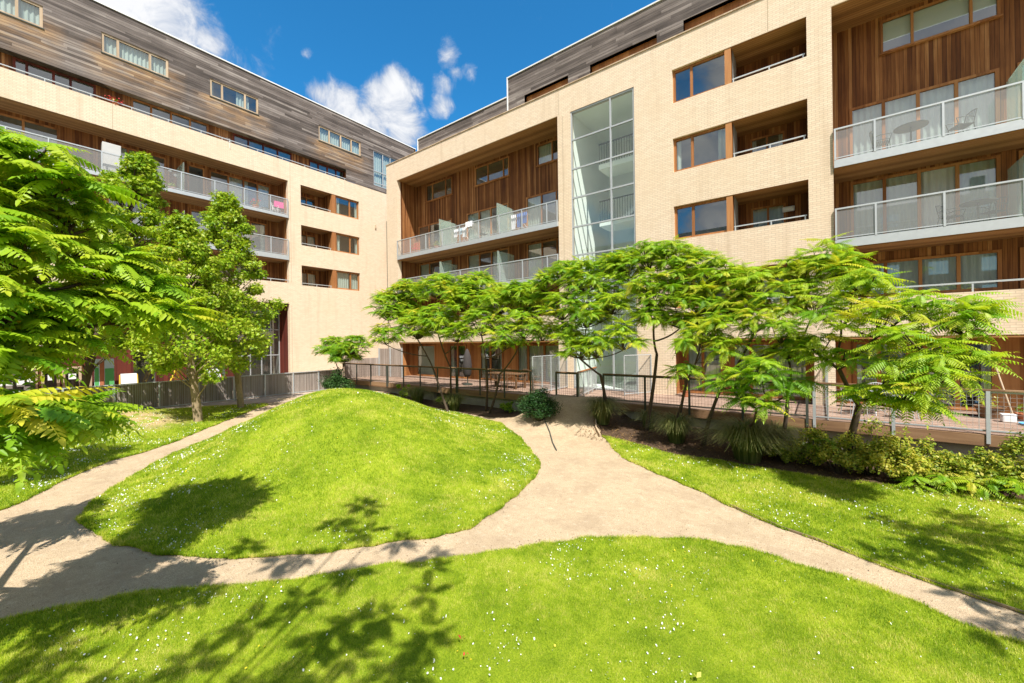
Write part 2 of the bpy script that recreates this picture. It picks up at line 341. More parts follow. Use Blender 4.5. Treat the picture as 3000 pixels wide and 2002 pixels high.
def terrain(x, y):
    x = np.asarray(x, float); y = np.asarray(y, float)
    a = np.arctan2(y-MC[1], x-MC[0]); r = np.clip(np.hypot(x-MC[0], y-MC[1])/np.interp(a, _ma, _mr), 0, 1)
    h = MH*np.maximum(np.cos(math.pi/2*r**MP), 0)**ME
    h = h+0.2*sst(-16, -22, x)+0.45*np.exp(-((x+21.8)/1.6)**2-((y-2.3)/3.2)**2)
    h = h+0.72*sst(11.2, 14.6, y)*sst(-9.9, -8.8, x)*sst(-5.6, -6.6, x)+0.16*sst(10.3, 12.4, y)*sst(-11, -9, x)*sst(1.0, -4.0, x)-.08*sst(12.6, 14, y)*sst(-3, 1, x)
    return h+.02*np.sin(x*1.3)*np.sin(y*1.7+x*.4)*sst(40, 20, np.abs(x))
def th(x, y): return float(terrain(x, y))

G0 = .13; gx = np.arange(-27, 11.01, G0); gy = np.arange(-9, 15.01, G0); GX, GY = np.meshgrid(gx, gy, indexing='ij'); GH = terrain(GX, GY)
def sdf(poly):
    P = np.array(poly); Q = np.roll(P, -1, 0); d = np.full(GX.shape, 1e9); ins = np.zeros(GX.shape, bool)
    for (ax, ay), (bx, by) in zip(P, Q):
        vx, vy = bx-ax, by-ay; t = np.clip(((GX-ax)*vx+(GY-ay)*vy)/(vx*vx+vy*vy+1e-12), 0, 1)
        d = np.minimum(d, np.hypot(GX-ax-t*vx, GY-ay-t*vy))
        c = ((ay > GY) != (by > GY)) & (GX < (bx-ax)*(GY-ay)/((by-ay) if by != ay else 1e-9)+ax); ins ^= c
    return np.where(ins, d, -d)
def wob(s):
    return s+.035*np.sin(GX*5.1+GY*3.3)*np.sin(GY*4.3-GX*1.7)+.02*np.sin(GX*11+GY*7)*np.sin(GY*13-GX*5)+rng.normal(0, .012, GX.shape)
LAWNS = {
 'mound': list(map(tuple, MOUND)),
 'left': [(-11.2,-9.5),(-11.5,-3),(-12.83,.22),(-13.16,.56),(-14.51,1.23),(-15.66,2.14),(-16.03,2.93),(-16.96,3.86),(-18.11,5.01),(-19.2,6.1),(-20.6,7.6),(-21.4,8.5),(-22.2,8.6),(-22.9,7.1),(-23.7,5.4),(-24.94,4.7),(-24.94,-9.5)],
 'front': [(-8.5,-9.5),(-8.3,-3),(-7.67,.12),(-7.49,.44),(-7.23,.78),(-6.93,1.33),(-6.63,1.62),(-6.14,2.06),(-5.63,2.67),(-5.27,3.1),(-4.51,4.02),(-3.69,4.96),(-3.08,5.76),(-2.43,6.31),(-1.56,6.8),(-.75,6.95),(-.13,6.87),(.5,6.87),(.88,6.72),(1.2,6.54),(1.65,6.49),(4,6.0),(10.9,5.0),(10.9,-9.5)],
 'right': [(-5.45,11.85),(-4.25,10.49),(-3.18,9.71),(-2.07,9.11),(-1.19,8.53),(-.5,8.12),(.08,7.89),(.56,7.6),(.98,7.45),(1.35,7.32),(1.83,7.2),(4,6.8),(10.9,5.9),(10.9,12.4),(3.09,12.05),(2.7,12.04),(.86,11.48),(-.11,11.47),(-1.11,11.34),(-2.16,11.33),(-3.05,11.27),(-3.98,11.55)],
}
BEDS = {'bed': [(-5.45,11.85),(-3.98,11.55),(-3.05,11.27),(-2.16,11.33),(-1.11,11.34),(-.11,11.47),(.86,11.48),(2.7,12.04),(3.09,12.05),(10.9,12.4),(10.9,14.9),(-6.72,14.9),(-6.45,13.4)],
        'back': [(-20.5,11.5),(-18,12.9),(-15.5,13.4),(-13.2,13.2),(-11.3,12.8),(-10.2,12.9),(-9.3,13.4),(-8.75,14.9),(-20.8,14.9)]}
def region(name, s, lift, material, skirt=.06, attrs=None):
    nx, ny = GX.shape; idx = np.arange(nx*ny).reshape(nx, ny)
    q = np.stack([idx[:-1, :-1], idx[1:, :-1], idx[1:, 1:], idx[:-1, 1:]], -1).reshape(-1, 4); sv = s.ravel()
    pos = np.stack([GX.ravel(), GY.ravel(), GH.ravel()+lift], 1); ins = sv[q] > 0
    full = q[ins.all(1)]; part = q[ins.any(1) & ~ins.all(1)]
    V = [tuple(v) for v in pos]; tri = []; sk = []; cache = {}
    def cut(a, b):
        k = (min(a, b), max(a, b))
        if k not in cache:
            t = sv[a]/(sv[a]-sv[b]); p = pos[a]+(pos[b]-pos[a])*t; cache[k] = len(V); V.append(tuple(p))
        return cache[k]
    for c in part:
        for T in ((c[0], c[1], c[2]), (c[0], c[2], c[3])):
            o = []; cuts = []
            for i in range(3):
                a, b = T[i], T[(i+1) % 3]
                if sv[a] > 0: o.append(a)
                if (sv[a] > 0) != (sv[b] > 0): z = cut(a, b); o.append(z); cuts.append(z)
            for i in range(1, len(o)-1): tri.append((o[0], o[i], o[i+1]))
            if len(cuts) == 2: sk.append(cuts)
    low = {}
    for a, b in sk:
        for v in (a, b):
            if v not in low: low[v] = len(V); p = V[v]; V.append((p[0], p[1], p[2]-skirt))
        tri.append((a, b, low[b])); tri.append((a, low[b], low[a]))
    V = np.array(V); F = np.concatenate([full[:, [0, 1, 2]], full[:, [0, 2, 3]], np.array(tri, int).reshape(-1, 3)])
    used = np.unique(F); re = np.zeros(len(V), int); re[used] = np.arange(len(used)); V = V[used]
    o = fastmesh(name, V, re[F], material, attrs={k: f(V) for k, f in (attrs or {}).items()}, smooth=True)
    tag(o, kind='structure'); return o
def seg_d(V, a, b):
    a = np.array(a); b = np.array(b); t = np.clip(((V[:, :2]-a)@(b-a))/((b-a)@(b-a)), 0, 1); return np.linalg.norm(V[:, :2]-a-t[:, None]*(b-a), axis=1)
bare = lambda V: np.clip(1.25-seg_d(V, (-20.2, 4.0), (-22.4, 3.0))/1.15, 0, 1)
SD = {}
for k, p in LAWNS.items():
    SD[k] = wob(sdf(p)); region('lawn', SD[k], .02, 'lawn_turf', attrs={'bare': bare})
for k, p in BEDS.items(): region('planting_bed', wob(sdf(p)), .012, 'soil')
LAWN_S = np.max([SD[k] for k in SD], 0)
# gravel sheet under everything
nx, ny = GX.shape; idx = np.arange(nx*ny).reshape(nx, ny)
tag(fastmesh('gravel_path', np.stack([GX.ravel(), GY.ravel(), GH.ravel()-.005-.05*(LAWN_S.ravel() > .12)], 1), np.stack([idx[:-1, :-1], idx[1:, :-1], idx[1:, 1:], idx[:-1, 1:]], -1).reshape(-1, 4), 'gravel', smooth=True), kind='structure')
pv = MB()
P0 = [(-24.94,5.0),(-23.9,5.6),(-23.0,7.4),(-22.3,8.9),(-21.6,9.9),(-21.0,11.4),(-20.9,14.6)]
for (ax, ay), (bx, by) in zip(P0, P0[1:]): pv.quad((ax, ay, th(ax, ay)+.012), (bx, by, th(bx, by)+.012), (-24.94, by, th(-24.9, by)+.012), (-24.94, ay, th(-24.9, ay)+.012))
tag(pv.build('pavement', 'pavers'), kind='structure')
gm = MB(); gm.quad((-400, -400, -.25), (400, -400, -.25), (400, 400, -.25), (-400, 400, -.25)); tag(gm.build('ground', 'gravel'), kind='structure')
gm = MB(); gm.quad((-29.7, -9, .19), (-25.0, -9, .19), (-25.0, 22, .19), (-29.7, 22, .19)); tag(gm.build('playground_floor', 'pavers'), kind='structure')

# grass blades and daisies
def bil(F, x, y):
    i = (x-gx[0])/G0; j = (y-gy[0])/G0; i0 = np.clip(i.astype(int), 0, nx-2); j0 = np.clip(j.astype(int), 0, ny-2); a = i-i0; b = j-j0
    return F[i0, j0]*(1-a)*(1-b)+F[i0+1, j0]*a*(1-b)+F[i0, j0+1]*(1-a)*b+F[i0+1, j0+1]*a*b
def vnoise(x, y, s, seed=0):
    r = np.random.default_rng(seed).random((64, 64)); x = x*s+100; y = y*s+100; i = np.floor(x).astype(int); j = np.floor(y).astype(int); a = x-i; b = y-j; a = a*a*(3-2*a); b = b*b*(3-2*b); g = lambda p, q: r[p % 64, q % 64]
    return g(i, j)*(1-a)*(1-b)+g(i+1, j)*a*(1-b)+g(i, j+1)*(1-a)*b+g(i+1, j+1)*a*b
def scatter(n, x0, x1, y0, y1, keep):
    x = rng.uniform(x0, x1, n); y = rng.uniform(y0, y1, n); zc = x*fwd.x+y*fwd.y; xc = x*rgt.x+y*rgt.y; d = np.hypot(x, y)
    sv = bil(LAWN_S, x, y); ok = (sv > -.03) & (zc > 1.2) & (np.abs(xc) < zc*1.6+4.5); ok &= rng.random(n) < keep(d, x, y)*np.where(sv < .06, 2.2, 1)
    x = x[ok]; y = y[ok]; return x, y, bil(GH, x, y)+.017, d[ok]
DENS = 1.0
x, y, z, d = scatter(int(11500000*DENS), -25, 10.9, -5.5, 13.2, lambda d, x, y: np.clip((4.6/np.maximum(d, 3))**1.75, 0, 1)*np.where(np.abs(x*rgt.x+y*rgt.y) < (x*fwd.x+y*fwd.y)*1.32+.8, 1, .45))
e = np.random.default_rng(3)
n = len(x); k = np.clip(d/5, .8, 3.4)
L = (.016+.022*e.random(n)**2+.012*vnoise(x, y, 2.6, 1))*np.clip(k, .9, 1.6); wd = .0021*k*(.7+.6*e.random(n)); az = e.uniform(0, 2*math.pi, n); ln = e.uniform(.15, .95, n)
bx, by = np.cos(az), np.sin(az); fx = e.uniform(-1, 1, n)*.5
V = np.empty((n, 3, 3)); V[:, 0] = np.stack([x-by*wd, y+bx*wd, z-.01], 1); V[:, 1] = np.stack([x+by*wd, y-bx*wd, z-.01], 1)
V[:, 2] = np.stack([x+bx*L*ln-by*fx*L, y+by*L*ln+bx*fx*L, z+L*np.sqrt(np.clip(1-ln*ln*.8, .1, 1))], 1)
br = np.clip(1.25-seg_d(np.stack([x, y], 1), (-20.2, 4.0), (-22.4, 3.0))/1.15, 0, 1)
tint = np.clip(.43+.48*(vnoise(x, y, 1.1, 4)-.5)+.5*(vnoise(x, y, 3.3, 5)-.5)+.62*(vnoise(x, y, 11, 6)-.5)+.35*(vnoise(x, y, 29, 9)-.5)+.25*np.clip(vnoise(x, y, 2.2, 8)-.72, 0, 1)*3+e.normal(0, .25, n), 0, 1)
keepb = e.random(n) > br*.85
V = V[keepb]; tint = tint[keepb]; n = len(V)
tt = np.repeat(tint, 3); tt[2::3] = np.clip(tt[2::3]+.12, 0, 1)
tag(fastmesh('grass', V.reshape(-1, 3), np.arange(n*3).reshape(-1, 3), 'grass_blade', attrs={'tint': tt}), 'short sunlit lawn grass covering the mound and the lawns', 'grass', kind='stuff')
print('blades', n)
def daisies(name, cnt, label, size, tv, seed, thr):
    x, y, z, d = scatter(cnt, -24, 10, -4, 13, lambda d, x, y: np.clip((vnoise(x, y, .55, seed)*.55+vnoise(x, y, 2.3, seed+1)*.6-thr)*3.0, 0, 1)**1.5+.035*np.clip(6/d, 0, 1.6))
    s = bil(LAWN_S, x, y) > .06; x, y, z, d = x[s], y[s], z[s], d[s]
    n = len(x); r = size*(.45+.95*rng.random(n))*np.clip(d/9, .85, 1.5); a = np.arange(6)*math.pi/3; tx = rng.normal(0, .6, n); ty = rng.normal(0, .6, n); z = z+.012+.03*rng.random(n)
    V = np.stack([x[:, None]+r[:, None]*np.cos(a), y[:, None]+r[:, None]*np.sin(a), z[:, None]+r[:, None]*(np.cos(a)*tx[:, None]+np.sin(a)*ty[:, None])], -1).reshape(-1, 3)
    tag(fastmesh(name, V, np.arange(n*6).reshape(-1, 6), 'petal', attrs={'tint': np.full(n*6, tv)}), label, 'flowers', kind='stuff'); print(name, n)
daisies('daisy_flowers', 120000, 'small white daisies dotted in clusters over the lawns', .0082, .8, 11, .56)
daisies('buttercup_flowers', 26000, 'tiny yellow flowers sprinkled thinly through the grass', .009, .05, 21, .80)

# ------------------------------------------------------------------ buildings
RY, LX = 17.9, -29.6
Rm = lambda u, d, z: (u, RY+d, z)
Lm = lambda u, d, z: (LX-d, u, z)
def fbox(mb, F, u0, u1, d0, d1, z0, z1):
    a = F(u0, d0, z0); b = F(u1, d1, z1); mb.box(a[0], b[0], a[1], b[1], a[2], b[2])
def wall(mb, F, u0, u1, z0, z1, d, holes, thick):
    us = sorted({u0, u1, *[q for h in holes for q in h[:2] if u0 < q < u1]}); zs = sorted({z0, z1, *[q for h in holes for q in h[2:] if z0 < q < z1]})
    for a, b in zip(us, us[1:]):
        for c, e_ in zip(zs, zs[1:]):
            mu, mz = (a+b)/2, (c+e_)/2
            if any(h[0] < mu < h[1] and h[2] < mz < h[3] for h in holes): continue
            mb.quad(F(a, d, c), F(b, d, c), F(b, d, e_), F(a, d, e_))
    for h in holes:
        a, b, c, e_ = max(h[0], u0), min(h[1], u1), max(h[2], z0), min(h[3], z1); t = d+thick
        mb.quad(F(a, d, c), F(a, t, c), F(a, t, e_), F(a, d, e_)); mb.quad(F(b, d, c), F(b, d, e_), F(b, t, e_), F(b, t, c))
        mb.quad(F(a, d, e_), F(a, t, e_), F(b, t, e_), F(b, d, e_)); mb.quad(F(a, d, c), F(b, d, c), F(b, t, c), F(a, t, c))
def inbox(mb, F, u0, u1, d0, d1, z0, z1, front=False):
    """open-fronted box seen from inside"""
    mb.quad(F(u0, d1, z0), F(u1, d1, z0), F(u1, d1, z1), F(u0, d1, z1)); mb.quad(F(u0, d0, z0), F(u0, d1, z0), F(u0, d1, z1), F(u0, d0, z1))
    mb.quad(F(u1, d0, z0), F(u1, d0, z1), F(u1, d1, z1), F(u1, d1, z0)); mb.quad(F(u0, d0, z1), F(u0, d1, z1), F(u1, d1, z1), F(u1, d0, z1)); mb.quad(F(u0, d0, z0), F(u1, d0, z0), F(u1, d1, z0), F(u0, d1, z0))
wr = random.Random(5)
def window(B, F, u0, u1, z0, z1, d, mulls=(), fm='window_timber', fw=.07, curt=None, name='window', sill=True, rooms=None, openp=(), blind=0, dep=1.3):
    """frame set into a hole at depth d; panes, curtain, sill as children"""
    f = MB(); e = .004
    us = [u0+e] + list(mulls) + [u1-e]
    fbox(f, F, u0+e, u1-e, d-.02, d+.06, z1-fw, z1-e); fbox(f, F, u0+e, u1-e, d-.02, d+.06, z0+e, z0+fw)
    for i, q in enumerate(us):
        a = q if i == 0 else (q-fw if i == len(us)-1 else q-fw/2); fbox(f, F, a, a+fw, d-.018, d+.058, z0+fw, z1-fw)
    o = f.build(name, fm, B)
    g = MB(); bl = MB(); nb = 0
    for i, (a, b) in enumerate(zip(us, us[1:])):
        if i in openp: continue
        s = fw*.45; g.quad(F(a+s, d+.03, z0+fw*.9), F(b-s, d+.03, z0+fw*.9), F(b-s, d+.03, z1-fw*.9), F(a+s, d+.03, z1-fw*.9))
        if blind:
            zz = z1-(z1-z0)*blind; bl.quad(F(a+s, d+.10, zz), F(b-s, d+.10, zz), F(b-s, d+.10, z1-fw), F(a+s, d+.10, z1-fw)); nb += 1
    g.build('pane', 'window_glass', o)
    if nb: bl.build('blind', 'blind', o)
    c = MB(); any_ = 0
    for i, (a, b) in enumerate(zip(us, us[1:])):
        r = wr.random()
        if curt is None: mode = 'full' if r < .3 else ('side' if r < .6 else '')
        else: mode = curt
        if not mode: continue
        any_ = 1; A, Bb = (a+.03, b-.03) if mode == 'full' else ((a+.03, a+(b-a)*.35) if i % 2 == 0 else (b-(b-a)*.35, b-.03))
        n = max(6, int((Bb-A)/.035)); pts = [(A+(Bb-A)*k/n, d+.16+.03*math.sin(k*1.25+u0)) for k in range(n+1)]
        for (p, q), (r_, s_) in zip(pts, pts[1:]): c.quad(F(p, q, z0+.03), F(r_, s_, z0+.03), F(r_, s_, z1-.05), F(p, q, z1-.05))
    if any_: c.build('curtain', 'curtain', o)
    if sill:
        s = MB(); fbox(s, F, u0-.03, u1+.03, d-.10, d+.02, z0-.045, z0-.002); s.build('sill', 'dark_steel' if sill == 'dark' else fm, o)
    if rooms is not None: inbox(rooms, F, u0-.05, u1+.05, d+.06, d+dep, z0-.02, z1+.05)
    return o
def balcony(B, F, u0, u1, zs0, zs1, dd, pitch, rail_h=1.1, d0=-.06, posts=None, mesh_to=None):
    s = MB(); fbox(s, F, u0, u1, d0, dd-.02, zs0+.02, zs1); o = s.build('balcony', 'slab_concrete', B)
    e = MB(); fbox(e, F, u0, u1, d0-.02, d0, zs0, zs1+.01); e.build('edge_beam', 'galvanised', o)
    q = MB(); fbox(q, F, u0, u1, d0+.05, dd-.03, zs0-.03, zs0+.018); q.build('soffit', 'soffit_boards_x' if F is Rm else 'soffit_boards_y', o)
    r = MB(); zt = zs1+rail_h; fbox(r, F, u0, u1, d0-.025, d0+.025, zt-.05, zt); fbox(r, F, u0, u1, d0-.012, d0+.012, zs1+.05, zs1+.08)
    n = int(round((u1-u0)/pitch)); ps = posts or [u0+(u1-u0)*k/n for k in range(n+1)]
    for p in ps: p = min(max(p, u0+.03), u1-.03); fbox(r, F, p-.025, p+.025, d0-.028, d0+.03, zs1+.002, zt-.05)
    ro = r.build('railing', 'galvanised', o)
    m = MB()
    for a, b in zip(ps, ps[1:]): m.quad(F(a+.03, d0, zs1+.08), F(b-.03, d0, zs1+.08), F(b-.03, d0, zt-.05), F(a+.03, d0, zt-.05))
    m.build('mesh_panel', 'perforated_mesh', o)
    return o
def divider(B, F, u, d0, d1, z0, z1):
    g = MB(); fbox(g, F, u-.012, u+.012, d0, d1, z0, z1); return g.build('glass_divider', 'frosted_glass', B)

# ===== right-hand block
RB = thing('apartment_building', (-8, 24, .2), 'cream brick apartment block with tall stair window and timber lined balconies behind the sumacs', 'building')
R1 = (-23.6, -10.5); R2 = (.46, 9.0); bays = [(13.18, 14.6), (10.25, 11.68), (7.38, 8.8), (4.48, 5.9)]
holes = [(*R1, 4.47, 14.6), (*R2, 4.47, 14.6), (-9.76, -6.52, .78, 14.55), (-23.6, -10.6, .78, 3.18), (-4.94, -.14, .78, 3.18), (.45, 9, .78, 3.18)] + [(-4.86, -.24, a, b) for a, b in bays]
mb = MB(); wall(mb, Rm, -24.8, 10, .3, 15.93, 0, holes, .32)
mb.quad((-24.8, RY, .3), (-24.8, RY, 15.93), (-24.8, 32, 15.93), (-24.8, 32, .3)); mb.quad((-24.8, RY, 15.93), (10, RY, 15.93), (10, RY+.3, 15.93), (-24.8, RY+.3, 15.93))
mb.build('brick_wall', 'cream_brick', RB)
cp = MB(); cp.box(-24.84, 10, RY-.04, RY+.34, 15.935, 15.985); cp.build('parapet_coping', 'pale_timber', RB)
rooms = MB()
# recess interiors: timber back wall, ends, ceiling
D = 1.7
def doors(u0, u1, ms): return (u0, u1, ms)
G1 = [doors(-23.35, -19.85, (-22.2, -21.0)), doors(-18.5, -15.0, (-17.4, -16.4, -15.8)), doors(-13.68, -10.62, (-12.6, -11.6))]
S1 = [doors(-22.48, -19.8, (-21.78, -20.45)), doors(-17.7, -14.9, (-16.6, -15.35)), doors(-12.86, -10.7, (-11.85,))]
G2 = [doors(.98, 4.64, (1.92, 2.8, 3.7)), doors(5.0, 8.6, (6.1, 7.2))]
S2 = [doors(1.86, 4.68, (2.68, 4.05)), doors(6.6, 8.9, (7.6,))]
for (a, b), GG, SS in ((R1, G1, S1), (R2, G2, S2)):
    hs = [(s[0], s[1], 13.24, 14.44) for s in SS] + [(g[0], g[1], z+.02, z+2.36) for g in GG for z in (9.26, 6.52)] + [(g[0], g[1], 4.6, 5.88) for g in GG]
    c = MB(); wall(c, Rm, a, b, 4.47, 14.62, D, hs, .14)
    c.quad(Rm(a+.003, .30, 4.47), Rm(a+.003, D, 4.47), Rm(a+.003, D, 14.6), Rm(a+.003, .30, 14.6)); c.quad(Rm(b-.003, .30, 4.47), Rm(b-.003, D, 4.47), Rm(b-.003, D, 14.6), Rm(b-.003, .30, 14.6))
    # shallow box-out of the cladding around the top windows
    for s in SS: pass
    c.build('timber_cladding', 'brown_cladding', RB)
    q = MB(); q.quad(Rm(a, .05, 14.597), Rm(b, .05, 14.597), Rm(b, D, 14.597), Rm(a, D, 14.597)); q.build('soffit', 'soffit_boards_x', RB)
    for s in SS: window(RB, Rm, s[0], s[1], 13.24, 14.44, D-.02, s[2], rooms=rooms, curt='' if GG is G2 else None, blind=.62 if GG is G2 and s[0] < 5 else 0)
    for g in GG:
        for z in (9.26, 6.52): window(RB, Rm, g[0], g[1], z+.02, z+2.36, D-.02, g[2], rooms=rooms, fw=.09, sill=False, name='patio_door', openp=(2,) if (GG is G2 and z < 7 and g[0] < 2) else (), curt='full' if (GG is G2 and g[0] < 2) else None)
        window(RB, Rm, g[0], g[1], 4.6, 5.88, D-.02, g[2], rooms=rooms, fw=.09, sill=False, name='patio_door', curt='full' if GG is G2 else None)
    for k, (z0, z1) in enumerate(((8.98, 9.24), (6.22, 6.5))):
        if GG is G1: ps = [a+.03, -22.14, -20.56, -19.0, -17.45, -15.89, -14.35, -12.76, -11.17, b-.03]
        else: ps = [a+.03, 1.53, 3.09, 4.66, 6.2, 7.7, b-.03]
        bo = balcony(RB, Rm, a+.02, b-.02, z0, z1, D, 1.58, 1.08, posts=ps)
        for u in ((-19.4, -14.6) if GG is G1 else (4.78,)): divider(bo, Rm, u, .06, D-.05, z1+.12, z1+1.85)
    r = MB(); fbox(r, Rm, a, b, .02, .07, 4.72, 4.77)
    for k in range(int((b-a)/1.58)+1): fbox(r, Rm, a+.03+k*1.58, a+.07+k*1.58, .025, .065, 4.475, 4.72)
    r.build('parapet_rail', 'galvanised', RB)
    fl = MB(); fl.quad(Rm(a, .3, 4.3), Rm(b, .3, 4.3), Rm(b, D, 4.3), Rm(a, D, 4.3)); fl.build('terrace_floor', 'slab_concrete', RB)
# window + loggia bays
for i, (z0, z1) in enumerate(bays):
    window(RB, Rm, -4.86, -2.66, z0, z1, .14, (-4.12,), rooms=rooms, fw=.10, sill='dark', curt='side' if i == 1 else '', name='bay_window', dep=1.0)
    p = MB(); fbox(p, Rm, -2.86, -2.64, .02, .31, z0, z1-.003); p.build('timber_post', 'window_timber', RB)
    lg = MB(); a, b, e = -2.64, -.244, 1.6
    lg.quad(Rm(a, .3, z0-1), Rm(a, e, z0-1), Rm(a, e, z1-.004), Rm(a, .3, z1-.004)); lg.quad(Rm(b, .3, z0-1), Rm(b, e, z0-1), Rm(b, e, z1-.004), Rm(b, .3, z1-.004))
    hs = [] if i == 0 else [(-2.2, -1.0, z0-.98, z1-.25)]
    wall(lg, Rm, a, b, z0-1, z1-.004, e, hs, .1); lg.build('loggia_lining', 'brown_cladding', RB)
    sf = MB(); sf.quad(Rm(a, .02, z1-.005), Rm(b, .02, z1-.005), Rm(b, e, z1-.005), Rm(a, e, z1-.005)); sf.build('loggia_soffit', 'soffit_boards_x', RB)
    sf = MB(); sf.quad(Rm(a, .3, z0-.98), Rm(b, .3, z0-.98), Rm(b, e, z0-.98), Rm(a, e, z0-.98)); sf.build('loggia_floor', 'slab_concrete', RB)
    if i: window(RB, Rm, -2.2, -1.0, z0-.98, z1-.25, e-.01, (-1.6,), rooms=rooms, curt='side' if i == 1 else 'full', sill=False, name='loggia_window')
    r = MB(); fbox(r, Rm, a+.03, b-.05, .10, .14, z0+.16, z0+.20); [fbox(r, Rm, u, u+.04, .10, .14, z0, z0+.16) for u in (a+.05, -1.4, b-.12)]; r.build('loggia_rail', 'galvanised', RB)
# stair tower
st = MB(); u0, u1 = -9.76, -6.52
for u in (u0+.035, -7.67, u1-.035): fbox(st, Rm, u-.035, u+.035, .03, .12, .80, 14.545)
zt = [14.51, 13.13, 11.68, 10.24, 8.79, 7.38, 5.93, 4.48, 3.03, .84]
for z in zt: fbox(st, Rm, u0+.005, u1-.005, .028, .118, z-.035, z+.035)
so_ = st.build('stair_window', 'grey_frame', RB)
g = MB()
for a, b in ((u0+.07, -7.705), (-7.635, u1-.07)):
    for za, zb in zip(zt, zt[1:]): g.quad(Rm(a, .07, zb+.035), Rm(b, .07, zb+.035), Rm(b, .07, za-.035), Rm(a, .07, za-.035))
g.build('pane', 'stair_glass', so_)
sw = MB(); inbox(sw, Rm, u0, u1, .32, 4.6, .79, 14.55)
for z in (3.4, 6.3, 9.2, 12.1): fbox(sw, Rm, u0+.9, u1-.01, 1.3, 2.6, z-.25, z)
for k, z in enumerate((1.95, 4.85, 7.75, 10.65)):
    i = len(sw.v); A = Rm(u0+.05, 2.8, z-1.2); 
    sw.quad(Rm(u0+.9, 2.9, z-1.3), Rm(u1-.1, 2.9, z+.2), Rm(u1-.1, 4.1, z+.2), Rm(u0+.9, 4.1, z-1.3))
    sw.quad(Rm(u0+.9, 2.9, z-1.3), Rm(u1-.1, 2.9, z+.2), Rm(u1-.1, 2.9, z-.05), Rm(u0+.9, 2.9, z-1.55))
sw.build('stair_hall', 'white_plaster', RB)
sr = MB()
for z in (3.4, 6.3, 9.2, 12.1):
    fbox(sr, Rm, u0+.9, u1-.02, 1.30, 1.34, z+1.0, z+1.05)
    for k in range(18): fbox(sr, Rm, u0+.92+k*.132, u0+.935+k*.132, 1.31, 1.33, z, z+1.0)
sr.build('stair_railing', 'dark_steel', RB)
sd = MB(); [fbox(sd, Rm, u1-1.6, u1-.4, 4.55, 4.59, z, z+2.1) for z in (3.4, 6.3, 9.2, 12.1)]; sd.build('stair_door', 'room_dark', RB)
# ground floor
for (a, b, ws) in ((-23.6, -10.6, [(-22.9, -20.9, ()), (-19.6, -18.0, (-18.8,)), (-16.9, -15.0, (-16,)), (-14.0, -10.9, (-13.2, -12.1))]), (-4.94, -.14, [(-4.7, -3.2, (-4.0,)), (-2.9, -.3, (-2.2, -1.5))]), (.45, 9, [(.95, 2.45, (1.65,)), (2.75, 4.35, (3.5,)), (4.9, 8.5, (5.9, 6.9))])):
    hs = [(p, q, .8, 3.0) for p, q, _ in ws]; c = MB(); e = 1.0
    wall(c, Rm, a, b, .78, 3.179, e, hs, .12); c.quad(Rm(a+.003, .32, .78), Rm(a+.003, e, .78), Rm(a+.003, e, 3.18), Rm(a+.003, .32, 3.18)); c.quad(Rm(b-.003, .32, .78), Rm(b-.003, e, .78), Rm(b-.003, e, 3.18), Rm(b-.003, .32, 3.18))
    c.build('timber_cladding', 'window_timber', RB)
    q = MB(); q.quad(Rm(a, .04, 3.176), Rm(b, .04, 3.176), Rm(b, e, 3.176), Rm(a, e, 3.176)); fbox(q, Rm, a+.005, b-.005, .02, .06, 3.10, 3.174); q.build('soffit', 'soffit_boards_x', RB)
    for p, s, m_ in ws: window(RB, Rm, p, s, .8, 3.0, e-.02, m_, rooms=rooms, fw=.11, curt='full' if wr.random() < .7 else 'side', sill=False, name='patio_door')
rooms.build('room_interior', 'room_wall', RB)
# timber clad penthouse
c = MB(); sl_ = [(-12.6, -9.9, 15.9, 16.5), (-8.7, -5.5, 15.9, 16.5), (-4.4, 1.0, 15.9, 16.55), (3, 8, 15.9, 16.6)]
wall(c, Rm, -21.37, -13.7, 15.9, 16.8, .10, [], .1); wall(c, Rm, -13.7, 10, 15.9, 17.85, .10, sl_, .22)
c.quad(Rm(-13.7, .1, 15.9), Rm(-13.7, 12, 15.9), Rm(-13.7, 12, 17.85), Rm(-13.7, .1, 17.85)); c.quad(Rm(-21.37, .1, 15.9), Rm(-21.37, 12, 15.9), Rm(-21.37, 12, 16.8), Rm(-21.37, .1, 16.8))
c.quad(Rm(-21.37, .1, 16.8), Rm(-13.7, .1, 16.8), Rm(-13.7, 12, 16.8), Rm(-21.37, 12, 16.8)); c.quad(Rm(-13.7, .1, 17.85), Rm(10, .1, 17.85), Rm(10, 12, 17.85), Rm(-13.7, 12, 17.85))
c.quad(Rm(-24.8, .3, 15.2), Rm(10, .3, 15.2), Rm(10, 12, 15.2), Rm(-24.8, 12, 15.2))
c.build('penthouse_cladding', 'grey_cladding', RB)
for h in sl_:
    q = MB(); inbox(q, Rm, h[0], h[1], .12, .33, h[2]-.6, h[3]); q.build('slot_lining', 'window_timber', RB)
e = MB(); fbox(e, Rm, -21.42, -13.74, .05, .2, 16.8, 16.86); fbox(e, Rm, -13.76, 10, .05, .2, 17.85, 17.91); fbox(e, Rm, -13.76, -13.70, .05, .1, 16.0, 17.85); fbox(e, Rm, -21.42, -21.37, .05, .1, 15.99, 16.8); e.build('roof_trim', 'white_trim', RB)
bk_ = MB(); bk_.quad((10, RY, .3), (10, 32, .3), (10, 32, 17.85), (10, RY, 17.85)); bk_.quad((-24.8, 32, .3), (-24.8, 32, 16), (10, 32, 16), (10, 32, .3)); bk_.build('rear_wall', 'cream_brick', RB)

